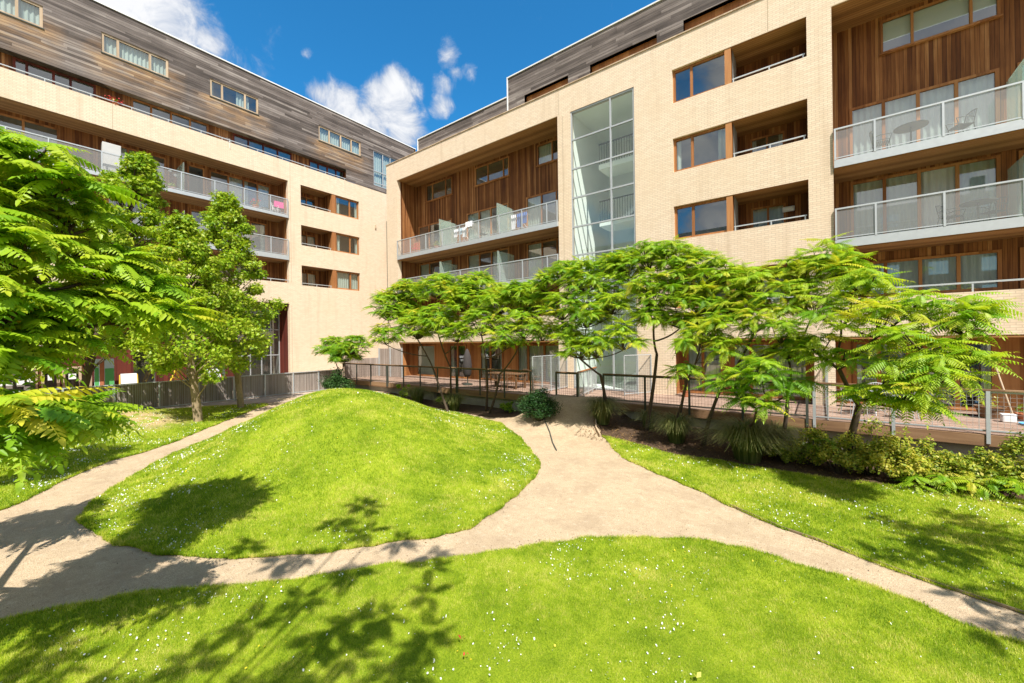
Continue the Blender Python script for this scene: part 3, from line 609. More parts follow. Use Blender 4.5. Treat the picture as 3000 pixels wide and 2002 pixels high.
# ===== left-hand block
LB = thing('apartment_building', (-36, 8, .2), 'cream brick apartment block with tall weathered grey timber top storey, on the left', 'building')
lrows = [(13.16, 14.62), (10.27, 11.73), (7.38, 8.82)]
holes = [(-12, 13.2, 7.46, 14.65), (-12, 13.2, .2, 6.0)] + [(14.07, 18.72, a, b) for a, b in lrows]
mb = MB(); wall(mb, Lm, -14, 24.6, .0, 16.0, 0, holes, .32); mb.quad(Lm(-14, 0, 16.0), Lm(24.6, 0, 16.0), Lm(24.6, .3, 16.0), Lm(-14, .3, 16.0))
mb.quad(Lm(-14, .3, 16.0), Lm(24.6, .3, 16.0), Lm(24.6, .3, 15.0), Lm(-14, .3, 15.0)); mb.quad(Lm(24.6, 0, 0), Lm(24.6, 10, 0), Lm(24.6, 10, 21), Lm(24.6, 0, 21))
mb.build('brick_wall', 'cream_brick', LB)
rooms = MB(); DL = 1.6
dg = {12.22: [(-8, -5, (-6.5,)), (-2.5, 2.6, (-1.2, .2, 1.4)), (4.45, 6.9, (5.2, 6.05)), (7.9, 8.8, ()), (9.05, 12.7, (10.1, 11.0, 11.85))],
      9.37: [(-8, -5, (-6.5,)), (-2.5, 2.6, (-1.2, .2, 1.4)), (4.3, 6.6, (5.2,)), (8.0, 10.2, (9.0,)), (10.4, 12.4, (11.4,))],
      7.5: [(-8, -5, (-6.5,)), (-2.5, 2.6, (-1.2, .2, 1.4)), (4.3, 6.6, (5.2,)), (8.0, 10.2, (9.0,)), (10.4, 12.2, (11.4,))]}
tops = {12.22: 14.46, 9.37: 11.7, 7.5: 8.85}
c = MB(); wall(c, Lm, -12, 13.2, 7.46, 14.65, DL, [(g[0], g[1], z, tops[z]) for z in dg for g in dg[z]], .12)
for u in (-11.997, 13.197): c.quad(Lm(u, .3, 7.46), Lm(u, DL, 7.46), Lm(u, DL, 14.65), Lm(u, .3, 14.65))
c.build('timber_cladding', 'brown_cladding', LB)
q = MB(); q.quad(Lm(-12, .05, 14.646), Lm(13.2, .05, 14.646), Lm(13.2, DL, 14.646), Lm(-12, DL, 14.646)); q.build('soffit', 'soffit_boards_y', LB)
for z in dg:
    for g in dg[z]: window(LB, Lm, g[0], g[1], z+.01, tops[z], DL-.02, g[2], rooms=rooms, fw=.09, sill=False, name='patio_door', openp=(1,) if g[0] == 4.45 else ((0,) if g[0] == 7.9 else ()))
ps = [-11.97, -9, -6, -4, -2.4, -.8, .8, 2.1, 3.92, 5.6, 7.21, 8.85, 10.45, 12.02, 13.15]
for z0, z1 in ((12.0, 12.2), (9.05, 9.36)):
    bo = balcony(LB, Lm, -11.98, 13.18, z0, z1, DL, 1.6, 1.12, posts=ps)
    divider(bo, Lm, 7.4, .2, DL-.05, z1+.1, z1+1.8)
r = MB(); fbox(r, Lm, -12, 13.2, .05, .10, 7.62, 7.67); [fbox(r, Lm, p-.02, p+.02, .05, .09, 7.46, 7.62) for p in ps]; r.build('parapet_rail', 'galvanised', LB)
fl = MB(); fl.quad(Lm(-12, .3, 7.2), Lm(13.2, .3, 7.2), Lm(13.2, DL, 7.2), Lm(-12, DL, 7.2)); fl.build('terrace_floor', 'slab_concrete', LB)
for i, (z0, z1) in enumerate(lrows):
    window(LB, Lm, 16.72, 18.72, z0, z1, .14, (17.95,), rooms=rooms, fw=.11, sill='dark', name='bay_window', curt='side' if i < 2 else 'full', dep=1.0)
    p = MB(); fbox(p, Lm, 16.42, 16.72, .02, .31, z0, z1-.003); p.build('timber_post', 'window_timber', LB)
    a, b, e = 14.074, 16.42, 1.5; lg = MB(); lg.quad(Lm(a, .3, z0-1), Lm(a, e, z0-1), Lm(a, e, z1-.004), Lm(a, .3, z1-.004)); lg.quad(Lm(b, .3, z0-1), Lm(b, e, z0-1), Lm(b, e, z1-.004), Lm(b, .3, z1-.004))
    wall(lg, Lm, a, b, z0-1, z1-.004, e, [(14.5, 15.9, z0-.98, z1-.25)], .1); lg.build('loggia_lining', 'brown_cladding', LB)
    window(LB, Lm, 14.5, 15.9, z0-.98, z1-.25, e-.01, (15.2,), rooms=rooms, sill=False, name='loggia_window')
    sf = MB(); sf.quad(Lm(a, .02, z1-.005), Lm(b, .02, z1-.005), Lm(b, e, z1-.005), Lm(a, e, z1-.005)); sf.build('loggia_soffit', 'soffit_boards_y', LB)
    sf = MB(); sf.quad(Lm(a, .3, z0-.98), Lm(b, .3, z0-.98), Lm(b, e, z0-.98), Lm(a, e, z0-.98)); sf.build('loggia_floor', 'slab_concrete', LB)
    r = MB(); fbox(r, Lm, a+.03, b-.05, .10, .14, z0+.16, z0+.20); [fbox(r, Lm, u, u+.04, .10, .14, z0, z0+.16) for u in (a+.05, 15.2, b-.12)]; r.build('loggia_rail', 'galvanised', LB)
# ground floor nursery front
c = MB(); GF = 1.4; gh = [(.3, 1.75, .9, 2.15), (1.85, 2.48, .2, 2.15), (2.56, 3.25, .2, 2.15), (5.2, 6.3, .9, 3.2), (7.6, 9.8, .9, 3.2), (-8, -.5, .9, 3.2)]
wall(c, Lm, -12, 13.2, .2, 6.0, GF, gh+[(10.3, 13.1, .25, 5.95)], .1); c.quad(Lm(13.197, .3, .2), Lm(13.197, GF, .2), Lm(13.197, GF, 6), Lm(13.197, .3, 6)); c.build('nursery_front', 'red_timber', LB)
q = MB(); q.quad(Lm(-12, .05, 5.996), Lm(13.2, .05, 5.996), Lm(13.2, GF, 5.996), Lm(-12, GF, 5.996)); q.build('soffit', 'soffit_boards_y', LB)
window(LB, Lm, .3, 1.75, .9, 2.15, GF-.02, (), fm='pale_timber', rooms=rooms, curt='', sill=False)
for a, b in ((1.85, 2.48), (2.56, 3.25)):
    dd = window(LB, Lm, a, b, .2, 2.15, GF-.02, (), fm='pale_timber', fw=.1, rooms=rooms, curt='', sill=False, name='nursery_door')
    n_ = MB(); fbox(n_, Lm, a+.22, b-.2, GF-.03, GF-.022, 1.5, 1.78); n_.build('notice', 'paper', dd)
window(LB, Lm, 5.2, 6.3, .9, 3.2, GF-.02, (), fm='red_timber', rooms=rooms, curt='', sill=False); window(LB, Lm, 7.6, 9.8, .9, 3.2, GF-.02, (8.7,), fm='red_timber', rooms=rooms, curt='', sill=False); window(LB, Lm, -8, -.5, .9, 3.2, GF-.02, (-6, -4, -2), fm='pale_timber', rooms=rooms, curt='', sill=False)
window(LB, Lm, 10.3, 13.1, .25, 5.95, GF-.02, (11.2, 11.9, 12.5), fm='grey_frame', fw=.05, rooms=rooms, curt='', sill=False, name='tall_glazing')
for zz in (2.4, 4.2):
    q = MB(); fbox(q, Lm, 10.35, 13.05, GF-.035, GF+.03, zz-.03, zz+.03); q.build('transom', 'grey_frame', LB)
cn = MB(); fbox(cn, Lm, -9, 4.3, -1.5, .3, 3.25, 3.38); cn.build('canopy', 'slab_concrete', LB)
cn = MB(); [fbox(cn, Lm, u, u+.1, -1.42, -1.3, .2, 3.25) for u in (-4, -1, 3.2)]; cn.build('canopy_post', 'pale_timber', LB)
# recessed terrace band under the timber storey
TD = .42; band = [(1.05, 3.8, (1.48, 2.33, 2.9)), (5.15, 8.7, (6.0, 6.88, 7.78)), (10.0, 13.68, (10.9, 11.8, 12.72)), (14.88, 17.7, (15.6, 16.3, 17.0)), (-8, -1, (-6, -4, -2.5))]
c = MB(); wall(c, Lm, -14, 17.8, 15.0, 16.87, TD, [(b_[0], b_[1], 15.05, 16.84) for b_ in band], .1); c.quad(Lm(17.8, 0.1, 15), Lm(17.8, TD, 15), Lm(17.8, TD, 16.87), Lm(17.8, .1, 16.87)); c.build('terrace_cladding', 'brown_cladding', LB)
for b_ in band: window(LB, Lm, b_[0], b_[1], 15.05, 16.84, TD-.02, b_[2], fm='red_timber' if b_[0] in (1.05, 10.0, 14.88) else 'window_timber', rooms=rooms, fw=.09, curt='', sill=False, name='terrace_window')
rooms.build('room_interior', 'room_wall', LB)
fl = MB(); fl.quad(Lm(-14, .3, 15.0), Lm(17.8, .3, 15.0), Lm(17.8, TD, 15.0), Lm(-14, TD, 15.0)); fl.build('terrace_floor', 'slab_concrete', LB)
r = MB(); fbox(r, Lm, -14, 17.8, .02, .06, 16.13, 16.17); [fbox(r, Lm, u, u+.03, .02, .05, 16.0, 16.13) for u in np.arange(-13.5, 17.7, 1.55)]; r.build('parapet_rail', 'galvanised', LB)
# grey timber storey, gridded so that the sheltered wood below each window stays warm
wh = [(.3, 1.98, 18.52, 19.6), (3.97, 6.7, 18.52, 19.58), (8.68, 11.37, 18.46, 19.55), (15.44, 18.93, 18.36, 19.5), (20.1, 22.6, 16.4, 19.33), (-5, -2.3, 18.52, 19.6), (-10, -7, 18.5, 19.6)]
us = sorted({*np.arange(-14, 24.61, .4).round(2), *[h[0] for h in wh], *[h[1] for h in wh]}); zs = sorted({16.0, 16.87, 21.0, 17.3, 17.7, 18.1, 19.9, 20.4, *[h[2] for h in wh], *[h[3] for h in wh]})
V = []; Fq = []; wt = []; D0 = -.02
def warm(u, z):
    r = 0
    for h in wh[:4]+wh[5:]:
        if z <= h[2]+.01: r = max(r, max(0, 1-max(0, h[0]-u, u-h[1])/.9)*max(0, 1-(h[2]-z)/1.9))
    return r
for a, b in zip(us, us[1:]):
    for c_, e_ in zip(zs, zs[1:]):
        mu, mz = (a+b)/2, (c_+e_)/2
        if any(h[0] < mu < h[1] and h[2] < mz < h[3] for h in wh) or (mz < 16.87 and mu < 17.8): continue
        i = len(V); V += [Lm(a, D0, c_), Lm(b, D0, c_), Lm(b, D0, e_), Lm(a, D0, e_)]; Fq.append((i, i+1, i+2, i+3)); wt += [warm(a, c_), warm(b, c_), warm(b, e_), warm(a, e_)]
for h in wh:
    for P in ([(h[0], D0, h[2]), (h[0], .2, h[2]), (h[0], .2, h[3]), (h[0], D0, h[3])], [(h[1], D0, h[2]), (h[1], .2, h[2]), (h[1], .2, h[3]), (h[1], D0, h[3])], [(h[0], D0, h[3]), (h[1], D0, h[3]), (h[1], .2, h[3]), (h[0], .2, h[3])]):
        i = len(V); V += [Lm(*p) for p in P]; Fq.append((i, i+1, i+2, i+3)); wt += [.6]*4
for P in ([(-14, D0, 16.87), (17.8, D0, 16.87), (17.8, TD, 16.87), (-14, TD, 16.87)], [(-14, D0, 21), (24.6, D0, 21), (24.6, 10, 21), (-14, 10, 21)]):
    i = len(V); V += [Lm(*p) for p in P]; Fq.append((i, i+1, i+2, i+3)); wt += [0]*4
fastmesh('timber_storey', V, Fq, 'grey_cladding', LB, {'warm': wt})
rooms = MB()
for h, ms, cu in ((wh[0], (1.18,), 'full'), (wh[1], (4.6, 5.9), 'full'), (wh[2], (9.33, 10.6), 'side'), (wh[3], (16.29, 17.22, 18.12), 'full'), (wh[5], (-4, -3), ''), (wh[6], (-9, -8), '')):
    window(LB, Lm, h[0], h[1], h[2], h[3], .04, ms, fm='pale_timber', fw=.10, curt=cu, rooms=rooms, sill='dark', dep=.9)
window(LB, Lm, 20.1, 22.6, 16.4, 19.33, .04, (21.05, 21.8), fm='grey_frame', fw=.07, curt='full', rooms=rooms, sill=False, name='corner_glazing', dep=.9)
q = MB(); fbox(q, Lm, 20.15, 22.55, .015, .1, 17.6, 17.68); fbox(q, Lm, 20.15, 22.55, .015, .1, 16.62, 16.7); q.build('transom', 'grey_frame', LB)
rooms.build('room_interior', 'room_wall', LB)
e = MB(); fbox(e, Lm, -14, 24.6, -.07, .1, 21.0, 21.07); e.build('roof_trim', 'white_trim', LB)
dp = MB(); dp.tube([Lm(21.32, -.08, .3), Lm(21.32, -.08, 13.6)], .055, 8); dp.build('downpipe', 'dark_steel', LB)
for u, z0_, z1_ in ((4.35, 14.66, 15.99), (13.35, 7.5, 15.99), (13.35, .3, 5.9)):
    q = MB(); fbox(q, Lm, u-.006, u+.006, -.003, .01, z0_, z1_); q.build('movement_joint', 'bark_pale', LB)
for u, z0_, z1_ in ((-10.42, 14.62, 15.92), (-1.4, 14.62, 15.92), (-10.2, .8, 14.5)):
    q = MB(); fbox(q, Rm, u-.006, u+.006, -.003, .01, z0_, z1_); q.build('movement_joint', 'bark_pale', RB)
bx_ = MB(); fbox(bx_, Lm, 20.15, 20.25, -.08, -.003, 12.75, 13.05); bx_.build('wall_lamp', 'pale_timber', LB)
bx_ = MB(); fbox(bx_, Lm, 21.9, 22.5, -.3, -.003, 1.2, 7.2); bx_.build('timber_pier', 'window_timber', LB)
# ------------------------------------------------------------------ deck, railings, fences
DK = thing('timber_deck', (-8, 16.3, .78), 'raised timber terrace running along the front of the right-hand block', 'deck')
m = MB(); m.box(-25.35, 10, 14.74, 18.9, .70, .78); m.build('deck_floor', 'deck_boards', DK)
m = MB(); m.box(-25.4, -8.86, 14.66, 14.735, .50, .765); m.box(-6.66, 10, 14.66, 14.735, .50, .765); m.box(-8.86, -6.66, 14.66, 14.735, .62, .772); m.build('edge_beam', 'beam_timber', DK)
RW = thing('retaining_wall', (-8, 14.9, 0), 'stained concrete retaining wall under the edge of the timber deck', 'wall')
m = MB()
xs = [-25.4, -23, -20.5, -18, -15.6, -14.9, -13, -10.6, -8.7]
for a, b in ((-25.4, -16.6), (-15.2, -8.7), (-6.7, -5.2), (-3.7, 10)): m.box(a, b, 14.84, 15.05, -.3, .5)
for a, b in ((-16.6, -15.2), (-5.2, -3.7)): m.box(a, b, 14.84, 15.05, -.3, .12)
for a in np.arange(-24, 10, 2.4):
    if not -8.9 < a < -6.5: m.box(a-.015, a+.015, 14.83, 14.84, -.3, .49)
m.build('wall_face', 'concrete', RW, bevel=.01)
m = MB(); m.box(-16.6, -15.2, 15.5, 15.55, -.3, .5); m.box(-5.2, -3.7, 15.5, 15.55, -.3, .5); m.build('vent_recess', 'room_dark', RW)
def railing(x0, x1, y, z0, posts, label, frame='dark_steel', top='beam_timber'):
    t = thing('railing', ((x0+x1)/2, y, z0), label, 'railing', 'mesh railings along the deck edge')
    m = MB(); m.box(x0, x1, y-.05, y+.05, z0+1.05, z0+1.09); m.build('handrail', top, t)
    m = MB(); m.box(x0+.03, x1-.03, y-.012, y+.012, z0+1.0, z0+1.045); m.box(x0+.03, x1-.03, y-.012, y+.012, z0+.08, z0+.11); m.build('frame', frame, t)
    for p in posts:
        m = MB(); m.box(p-.035, p+.035, y-.055, y-.013, z0-.22, z0+1.048); m.build('post', frame, t)
    m = MB()
    for k, xx in enumerate(np.arange(x0+.05, x1-.04, .1)):
        r = .0055 if k % 8 == 0 else .0022; m.box(xx-r, xx+r, y-.004, y+.004, z0+.11, z0+1.0)
    for zz in np.arange(z0+.2, z0+1.0, .1): m.box(x0+.03, x1-.03, y+.0045, y+.008, zz-.002, zz+.002)
    m.build('wire_mesh', frame, t); return t
railing(-25.35, -20.5, 14.69, .78, [-25.3, -23.7, -22.15, -20.53], 'dark mesh railing along the deck behind the grass mound, at the left end', 'dark_steel')
railing(-20.45, -14.7, 14.69, .78, [-20.42, -18.95, -17.5, -16.1, -14.72], 'dark mesh railing with timber handrail behind the left sumac trunks')
railing(-14.65, -10.1, 14.69, .78, [-14.62, -13.1, -11.6, -10.13], 'dark mesh railing in front of the dining table on the deck')
railing(-8.85, -7.8, 14.69, .78, [-8.82, -7.83], 'short framed railing section beside the deck entrance, next to the round bush')
railing(-6.72, -.25, 14.69, .78, [-6.69, -5.07, -3.55, -1.95, -.3], 'mesh railing to the right of the deck entrance behind the sumac stems')
railing(-.17, 10, 14.69, .78, [-.13, 1.55, 3.22, 4.9, 6.6, 8.3, 9.95], 'galvanised mesh railing on the right in front of the metal garden chairs', 'galvanised')
t = thing('railing', (-8.1, 16.1, .78), 'pale galvanised side railing running back from the deck entrance to the stair hall door', 'railing')
m = MB(); m.bar((-7.86, 14.8, 1.87), (-8.5, 17.8, 1.87), .09, .04); m.build('handrail', 'window_timber', t)
m = MB(); a = Vector((-7.86, 14.85, 0)); b = Vector((-8.5, 17.8, 0))
for z in (.9, 1.82): m.bar((a.x, a.y, z), (b.x, b.y, z), .03)
for k in range(5): q = a.lerp(b, k/4); m.bar((q.x, q.y, .79), (q.x, q.y, 1.84), .04)
for k in range(60): q = a.lerp(b, k/59); m.bar((q.x, q.y, .9), (q.x, q.y, 1.82), .006)
m.build('frame', 'galvanised', t)
def screen(x, y0, y1, z1, label, xx=None):
    t = thing('divider_screen', (x, (y0+y1)/2, .78), label, 'screen', 'wire screens between the terraces')
    m = MB(); X2 = xx if xx is not None else x; A = Vector((x, y0, 0)); Bv = Vector((X2, y1, 0))
    for z in (.86, z1): m.bar((A.x, A.y, z), (Bv.x, Bv.y, z), .035)
    n = max(2, round((Bv-A).length/.75))
    for k in range(n+1): q = A.lerp(Bv, k/n); m.bar((q.x, q.y, .79), (q.x, q.y, z1), .04)
    m.build('frame', 'galvanised', t)
    m = MB(); n = int((Bv-A).length/.05)
    for k in range(n): q = A.lerp(Bv, k/n); m.bar((q.x, q.y, .86), (q.x, q.y, z1), .005)
    for z in np.arange(.95, z1, .09): m.bar((A.x, A.y, z), (Bv.x, Bv.y, z), .004)
    m.build('wire_mesh', 'galvanised', t)
screen(-10.1, 14.78, 17.85, 2.47, 'tall wire screen between the dining terrace and the deck entrance')
screen(-6.62, 16.6, 17.88, 2.5, 'narrow wire screen beside the stair hall door at the deck entrance', -5.9)
screen(.18, 14.8, 17.86, 2.3, 'wire screen next to the brick pier in front of the metal garden chairs')
t = thing('divider_screen', (-23.4, 17.4, .78), 'tall slatted grey screen at the far left end of the deck', 'screen', 'slatted screens at the deck end')
m = MB(); m.box(-25.2, -22.6, 17.4, 17.44, .8, 2.75); m.build('slat_panel', 'screen_slats', t); m = MB(); [m.box(x-.04, x+.04, 17.33, 17.39, .785, 2.8) for x in (-25.2, -23.9, -22.6)]; m.build('post', 'galvanised', t)
t = thing('divider_screen', (-25.3, 16, .78), 'dark slatted screen closing the deck beside the small tree', 'screen', 'slatted screens at the deck end')
m = MB(); m.box(-25.33, -25.29, 14.75, 17.8, .8, 2.1); m.build('slat_panel', 'screen_slats', t)
t = thing('fence', (-25, 3, .2), 'long grey fence of reed panels behind galvanised mesh, behind the left lawn', 'fence')
posts = [14.35-1.535*k for k in range(16)]
for p in posts: m = MB(); m.box(-24.985, -24.925, p-.03, p+.03, .16, 1.44); m.build('post', 'galvanised', t)
m = MB(); m.box(-25.01, -24.93, -8.7, 14.38, 1.44, 1.48); m.box(-24.99, -24.96, -8.7, 14.38, .24, .28); m.build('rail', 'galvanised', t)
for a, b in zip(posts, posts[1:]): m = MB(); m.box(-25.03, -25.0, b+.035, a-.035, .22, 1.43); m.build('reed_panel', 'screen_slats', t)
m = MB()
for yy in np.arange(-8.6, 14.3, .075): m.box(-24.972, -24.966, yy-.003, yy+.003, .28, 1.44)
m.build('wire_mesh', 'galvanised', t)
# timber plank edging and metal strip in the path
def onland(pts, w_, h_, name, matn, label, cat, up=.02):
    m = MB(); P = [Vector((x, y, th(x, y)+up)) for x, y in pts]
    for a, b in zip(P, P[1:]): m.bar(a, b, w_, h_)
    tag(m.build(name, matn), label, cat)
onland([(-6.72, 14.6), (-6.45, 13.4), (-5.95, 12.4), (-5.5, 11.75)], .045, .14, 'edging_board', 'pale_timber', 'pale timber board edging the ramp path beside the planting bed', 'edging')
onland([(-8.0, 12.4), (-7.2, 11.5), (-6.6, 10.7), (-6.1, 10.1)], .03, .03, 'path_joint', 'dark_steel', 'dark metal strip crossing the gravel below the round bush', 'edging', .012)
onland([(-1.4, 8.66), (-.5, 8.1), (.08, 7.87), (.98, 7.43), (1.83, 7.17), (4, 6.76)], .018, .03, 'edging_strip', 'bark_pale', 'thin dark edging between the gravel path and the right lawn', 'edging')

# ------------------------------------------------------------------ furniture and small things
def metal_chair(loc, rz, label, matn='galvanised', group='metal garden chairs on the deck', scale=1, seatm=None):
    t = thing('garden_chair', loc, label, 'chair', group, rz, scale)
    m = MB()
    for sx in (-.22, .22):
        m.tube([(sx, -.2, 0), (sx*.95, -.18, .44), (sx, -.24, .64), (sx*1.05, .05, .66), (sx, .2, .62)], .013, 6); m.tube([(sx, .26, 0), (sx*.95, .18, .44), (sx*.9, .27, .86)], .013, 6)
    m.build('frame', matn, t, local=True)
    m = MB(); [m.box(-.22, .22, -.2+k*.055, -.165+k*.055, .435, .45) for k in range(8)]; m.build('seat', seatm or matn, t, local=True)
    m = MB(); m.tube([(-.2, .27, .86), (0, .29, .9), (.2, .27, .86)], .013, 6); [m.tube([(x, .2, .5), (x, .275, .88)], .007, 5) for x in (-.12, -.06, 0, .06, .12)]; m.build('backrest', seatm or matn, t, local=True)
    return t
def round_table(loc, r, h, label, matn='galvanised', cat='table'):
    t = thing('round_table', loc, label, cat)
    m = MB(); m.lathe((0, 0, 0), [(0, h), (r, h), (r, h-.025), (0, h-.025)], 20); m.build('tabletop', matn, t, local=True)
    m = MB(); m.tube([(0, 0, h-.02), (0, 0, .12)], .022, 8); [m.tube([(0, 0, .2), (.55*r*math.cos(a), .55*r*math.sin(a), .1), (.8*r*math.cos(a), .8*r*math.sin(a), 0)], .013, 6) for a in (.5, 2.6, 4.7)]; m.build('base', matn, t, local=True); return t
z = .785
round_table((1.35, 16.6, z), .42, .73, 'round metal table on the right-hand deck between the metal chairs')
metal_chair((.85, 16.2, z), 2.2, 'metal garden chair left of the round table, nearest the brick pier')
metal_chair((1.95, 16.2, z), -1.9, 'metal garden chair right of the round table on the deck'); metal_chair((1.5, 17.2, z), .2, 'metal garden chair behind the round table, backing onto the glass')
def pot(loc, r, h, label, foliage=.0, pm='terracotta', leafm='broad_leaf', tv=.4, cat='plant pot'):
    t = thing('potted_plant' if foliage else 'plant_pot', loc, label, 'potted plant' if foliage else cat)
    m = MB(); m.lathe((0, 0, 0), [(0, 0), (r*.7, 0), (r, h), (r*1.08, h), (r*1.08, h-.03), (r*.9, h-.03), (0, h-.04)], 14); m.build('pot', pm, t, local=True)
    if foliage: leaf_ball('foliage', np.array([[0, 0, h+foliage*.6]]), np.array([[foliage*.8, foliage*.8, foliage*.7]]), int(90*max(1, foliage*3)), .07, leafm, t, local=True, tv=tv)
    return t
def leaf_quads(P, size, up_bias=.5, out=None, tv=.45, sp=.2, star=False, droop=0):
    n = len(P); e = rng; nrm = e.normal(0, 1, (n, 3)); nrm[:, 2] = np.abs(nrm[:, 2])+up_bias
    if out is not None: nrm += out*.9
    nrm /= np.linalg.norm(nrm, axis=1)[:, None]
    a = e.normal(0, 1, (n, 3)); a -= (a*nrm).sum(1)[:, None]*nrm; a /= np.linalg.norm(a, axis=1)[:, None]; b = np.cross(nrm, a)
    s = size*(.65+.6*e.random(n)); s = s[:, None]
    if star:   # three pointed lobes
        vs = [P-a*s*.5]; F = []; 
        tips = [(0, .62, .16), (1.05, .5, .14), (-1.05, .5, .14), (2.0, .3, .12), (-2.0, .3, .12)]
        for ang, ln, wd in tips:
            d_ = a*math.cos(ang)+b*math.sin(ang); q = -a*math.sin(ang)+b*math.cos(ang); vs += [P+q*s*wd+d_*s*.18, P+d_*s*ln-nrm*s*.10, P-q*s*wd+d_*s*.18]
        k = len(vs); V = np.stack(vs, 1).reshape(-1, 3); base = np.arange(n)*k
        F = np.concatenate([np.stack([base, base+1+3*j, base+2+3*j, base+3+3*j], 1) for j in range(5)])
    else:
        V = np.stack([P-a*s*.5, P-b*s*.28+nrm*s*.06, P+a*s*.5-nrm*s*.1, P+b*s*.28+nrm*s*.06], 1).reshape(-1, 3); k = 4; F = np.arange(n*4).reshape(-1, 4)
    t = np.clip(tv+e.normal(0, sp, n), 0, 1); return V, F, np.repeat(t, k)
def leaf_ball(name, C, Rr, per, size, matn, parent=None, local=False, tv=.45, star=False, shell=.55, sp=.2):
    Ps = []; Os = []; T = []
    for c, r in zip(C, Rr):
        d = rng.normal(0, 1, (per, 3)); d /= np.linalg.norm(d, axis=1)[:, None]; q = (shell+(1-shell)*rng.random(per)**.6)[:, None]*(1+.16*rng.normal(0, 1, (per, 1)))
        Ps.append(c+d*r*q); Os.append(d); T.append(np.full(per, rng.normal(0, .07)))
    P = np.concatenate(Ps); O = np.concatenate(Os); V, F, t = leaf_quads(P, size, .3, O, tv, sp, star)
    t = np.clip(t+np.repeat(np.concatenate(T), len(V)//len(P)), 0, 1)
    return fastmesh(name, V, F, matn, parent, {'tint': t}, local=local)
pot((-4.4, 17.6, z), .16, .26, 'small terracotta pot with low green plant at the foot of the brick wall', .16); pot((-1.5, 17.3, z), .15, .3, 'red clay pot on the deck behind the low sumac branches', .12)
pot((3.9, 17.6, z), .3, .34, 'wide brown pot with dry twiggy plant against the glass on the right', .3, 'brown_wicker', 'shrub_leaf', .8); pot((4.55, 17.5, z), .2, .2, 'low pot with green plant at the far right of the deck', .22)
t = thing('storage_tub', (4.1, 17.0, z), 'small white tub beside the pots on the right-hand deck', 'tub'); m = MB(); m.box(-.13, .13, -.1, .1, 0, .2); m.build('tub_body', 'white_plastic', t, local=True, bevel=.02); m = MB(); m.box(-.14, .14, -.11, .11, .201, .225); m.build('lid', 'white_plastic', t, local=True, bevel=.01)
t = thing('tray', (4.45, 16.7, z), 'flat blue tray lying on the deck at the far right', 'tray'); m = MB(); m.lathe((0, 0, 0), [(0, .01), (.2, .01), (.24, .05), (.25, .05), (.21, 0), (0, 0)], 16); m.build('tray_body', 'blue_tray', t, local=True)
t = thing('broom', (4.25, 18.1, z), 'broom leaning against the orange timber post at the right', 'broom'); m = MB(); m.tube([(.12, -.35, .1), (-.1, .05, 1.45)], .018, 6); m.build('handle', 'pale_timber', t, local=True); m = MB(); m.box(-.03, .27, -.42, -.33, 0, .12); m.build('brush', 'dark_fabric', t, local=True)
# dining set
t = thing('dining_table', (-12.9, 16.4, z), 'long dark timber dining table on the deck behind the left sumacs', 'table')
m = MB(); [m.box(-1.05, 1.05, -.45+k*.13, -.335+k*.13, .71, .745) for k in range(7)]; m.build('tabletop', 'brown_wicker', t, local=True)
for sx in (-1, 1):
    for sy in (-1, 1): m = MB(); m.box(sx*.95-.04, sx*.95+.04, sy*.38-.04, sy*.38+.04, 0, .709); m.build('leg', 'brown_wicker', t, local=True)
for k, (x, y, rz, wd) in enumerate([(-13.6, 15.65, math.pi, 'first'), (-12.9, 15.62, math.pi+.1, 'middle'), (-12.2, 15.66, math.pi-.1, 'last'), (-13.5, 17.15, .1, ''), (-12.4, 17.2, -.1, '')]):
    metal_chair((x, y, z), rz, ['dark chair on the garden side of the dining table, at its left end', 'dark chair on the garden side of the dining table, in the middle', 'dark chair on the garden side of the dining table, at its right end', 'dark chair behind the dining table, nearer the covered parasol', 'dark chair behind the dining table, nearer the wire screen'][k], 'brown_wicker', 'dark chairs round the dining table')
metal_chair((-10.9, 16.3, z), -1.2, 'dark chair standing alone between dining table and wire screen', 'brown_wicker', 'dark chairs round the dining table')
t = thing('closed_parasol', (-15.5, 16.3, z), 'closed parasol under a dark brown cover on the deck left of the dining table', 'parasol')
m = MB(); m.lathe((0, 0, 0), [(0, 2.0), (.07, 1.95), (.2, 1.6), (.26, 1.1), (.22, .6), (.14, .45), (0, .45)], 12); m.build('cover', 'dark_fabric', t, True, True); m = MB(); m.tube([(0, 0, 0), (0, 0, .5)], .03, 8); m.lathe((0, 0, 0), [(.28, 0), (.28, .06), (.05, .1)], 14); m.build('base', 'dark_steel', t, local=True)
# balcony things, right block
def cloth(name, pts, w_, dirv_, matn, label, cat='laundry'):
    m = MB(); d = Vector(dirv_); n = 7
    for (a, b) in zip(pts, pts[1:]):
        for k in range(n):
            f = lambda p, q: tuple(Vector(p)+d*(w_*q/n)+Vector((0, .02*math.sin(q*2.1+p[2]*3), 0)))
            m.quad(f(a, k), f(a, k+1), f(b, k+1), f(b, k))
    o = m.build(name, matn); sm = o.modifiers.new('thick', 'SOLIDIFY'); sm.thickness = .012; return tag(o, label, cat)
zb = 9.245
def rack(x, y, label, items):
    t = thing('clothes_airer', (x, y, zb), label, 'airer'); m = MB()
    for s in (-1, 1): m.tube([(-.5, s*.25, 0), (.3, s*.25, .95)], .01, 5); m.tube([(.5, s*.25, 0), (-.3, s*.25, .95)], .01, 5)
    for k in range(6): m.tube([(-.5+k*.2, -.3, .92), (-.5+k*.2, .3, .92)], .006, 5)
    m.build('frame', 'white_plastic', t, local=True)
    for dx, mt, dz, lb in items: cloth('laundry', [(x+dx, y-.28, zb+.93), (x+dx, y-.30, zb+.93-dz)], .3, (1, 0, 0), mt, lb)
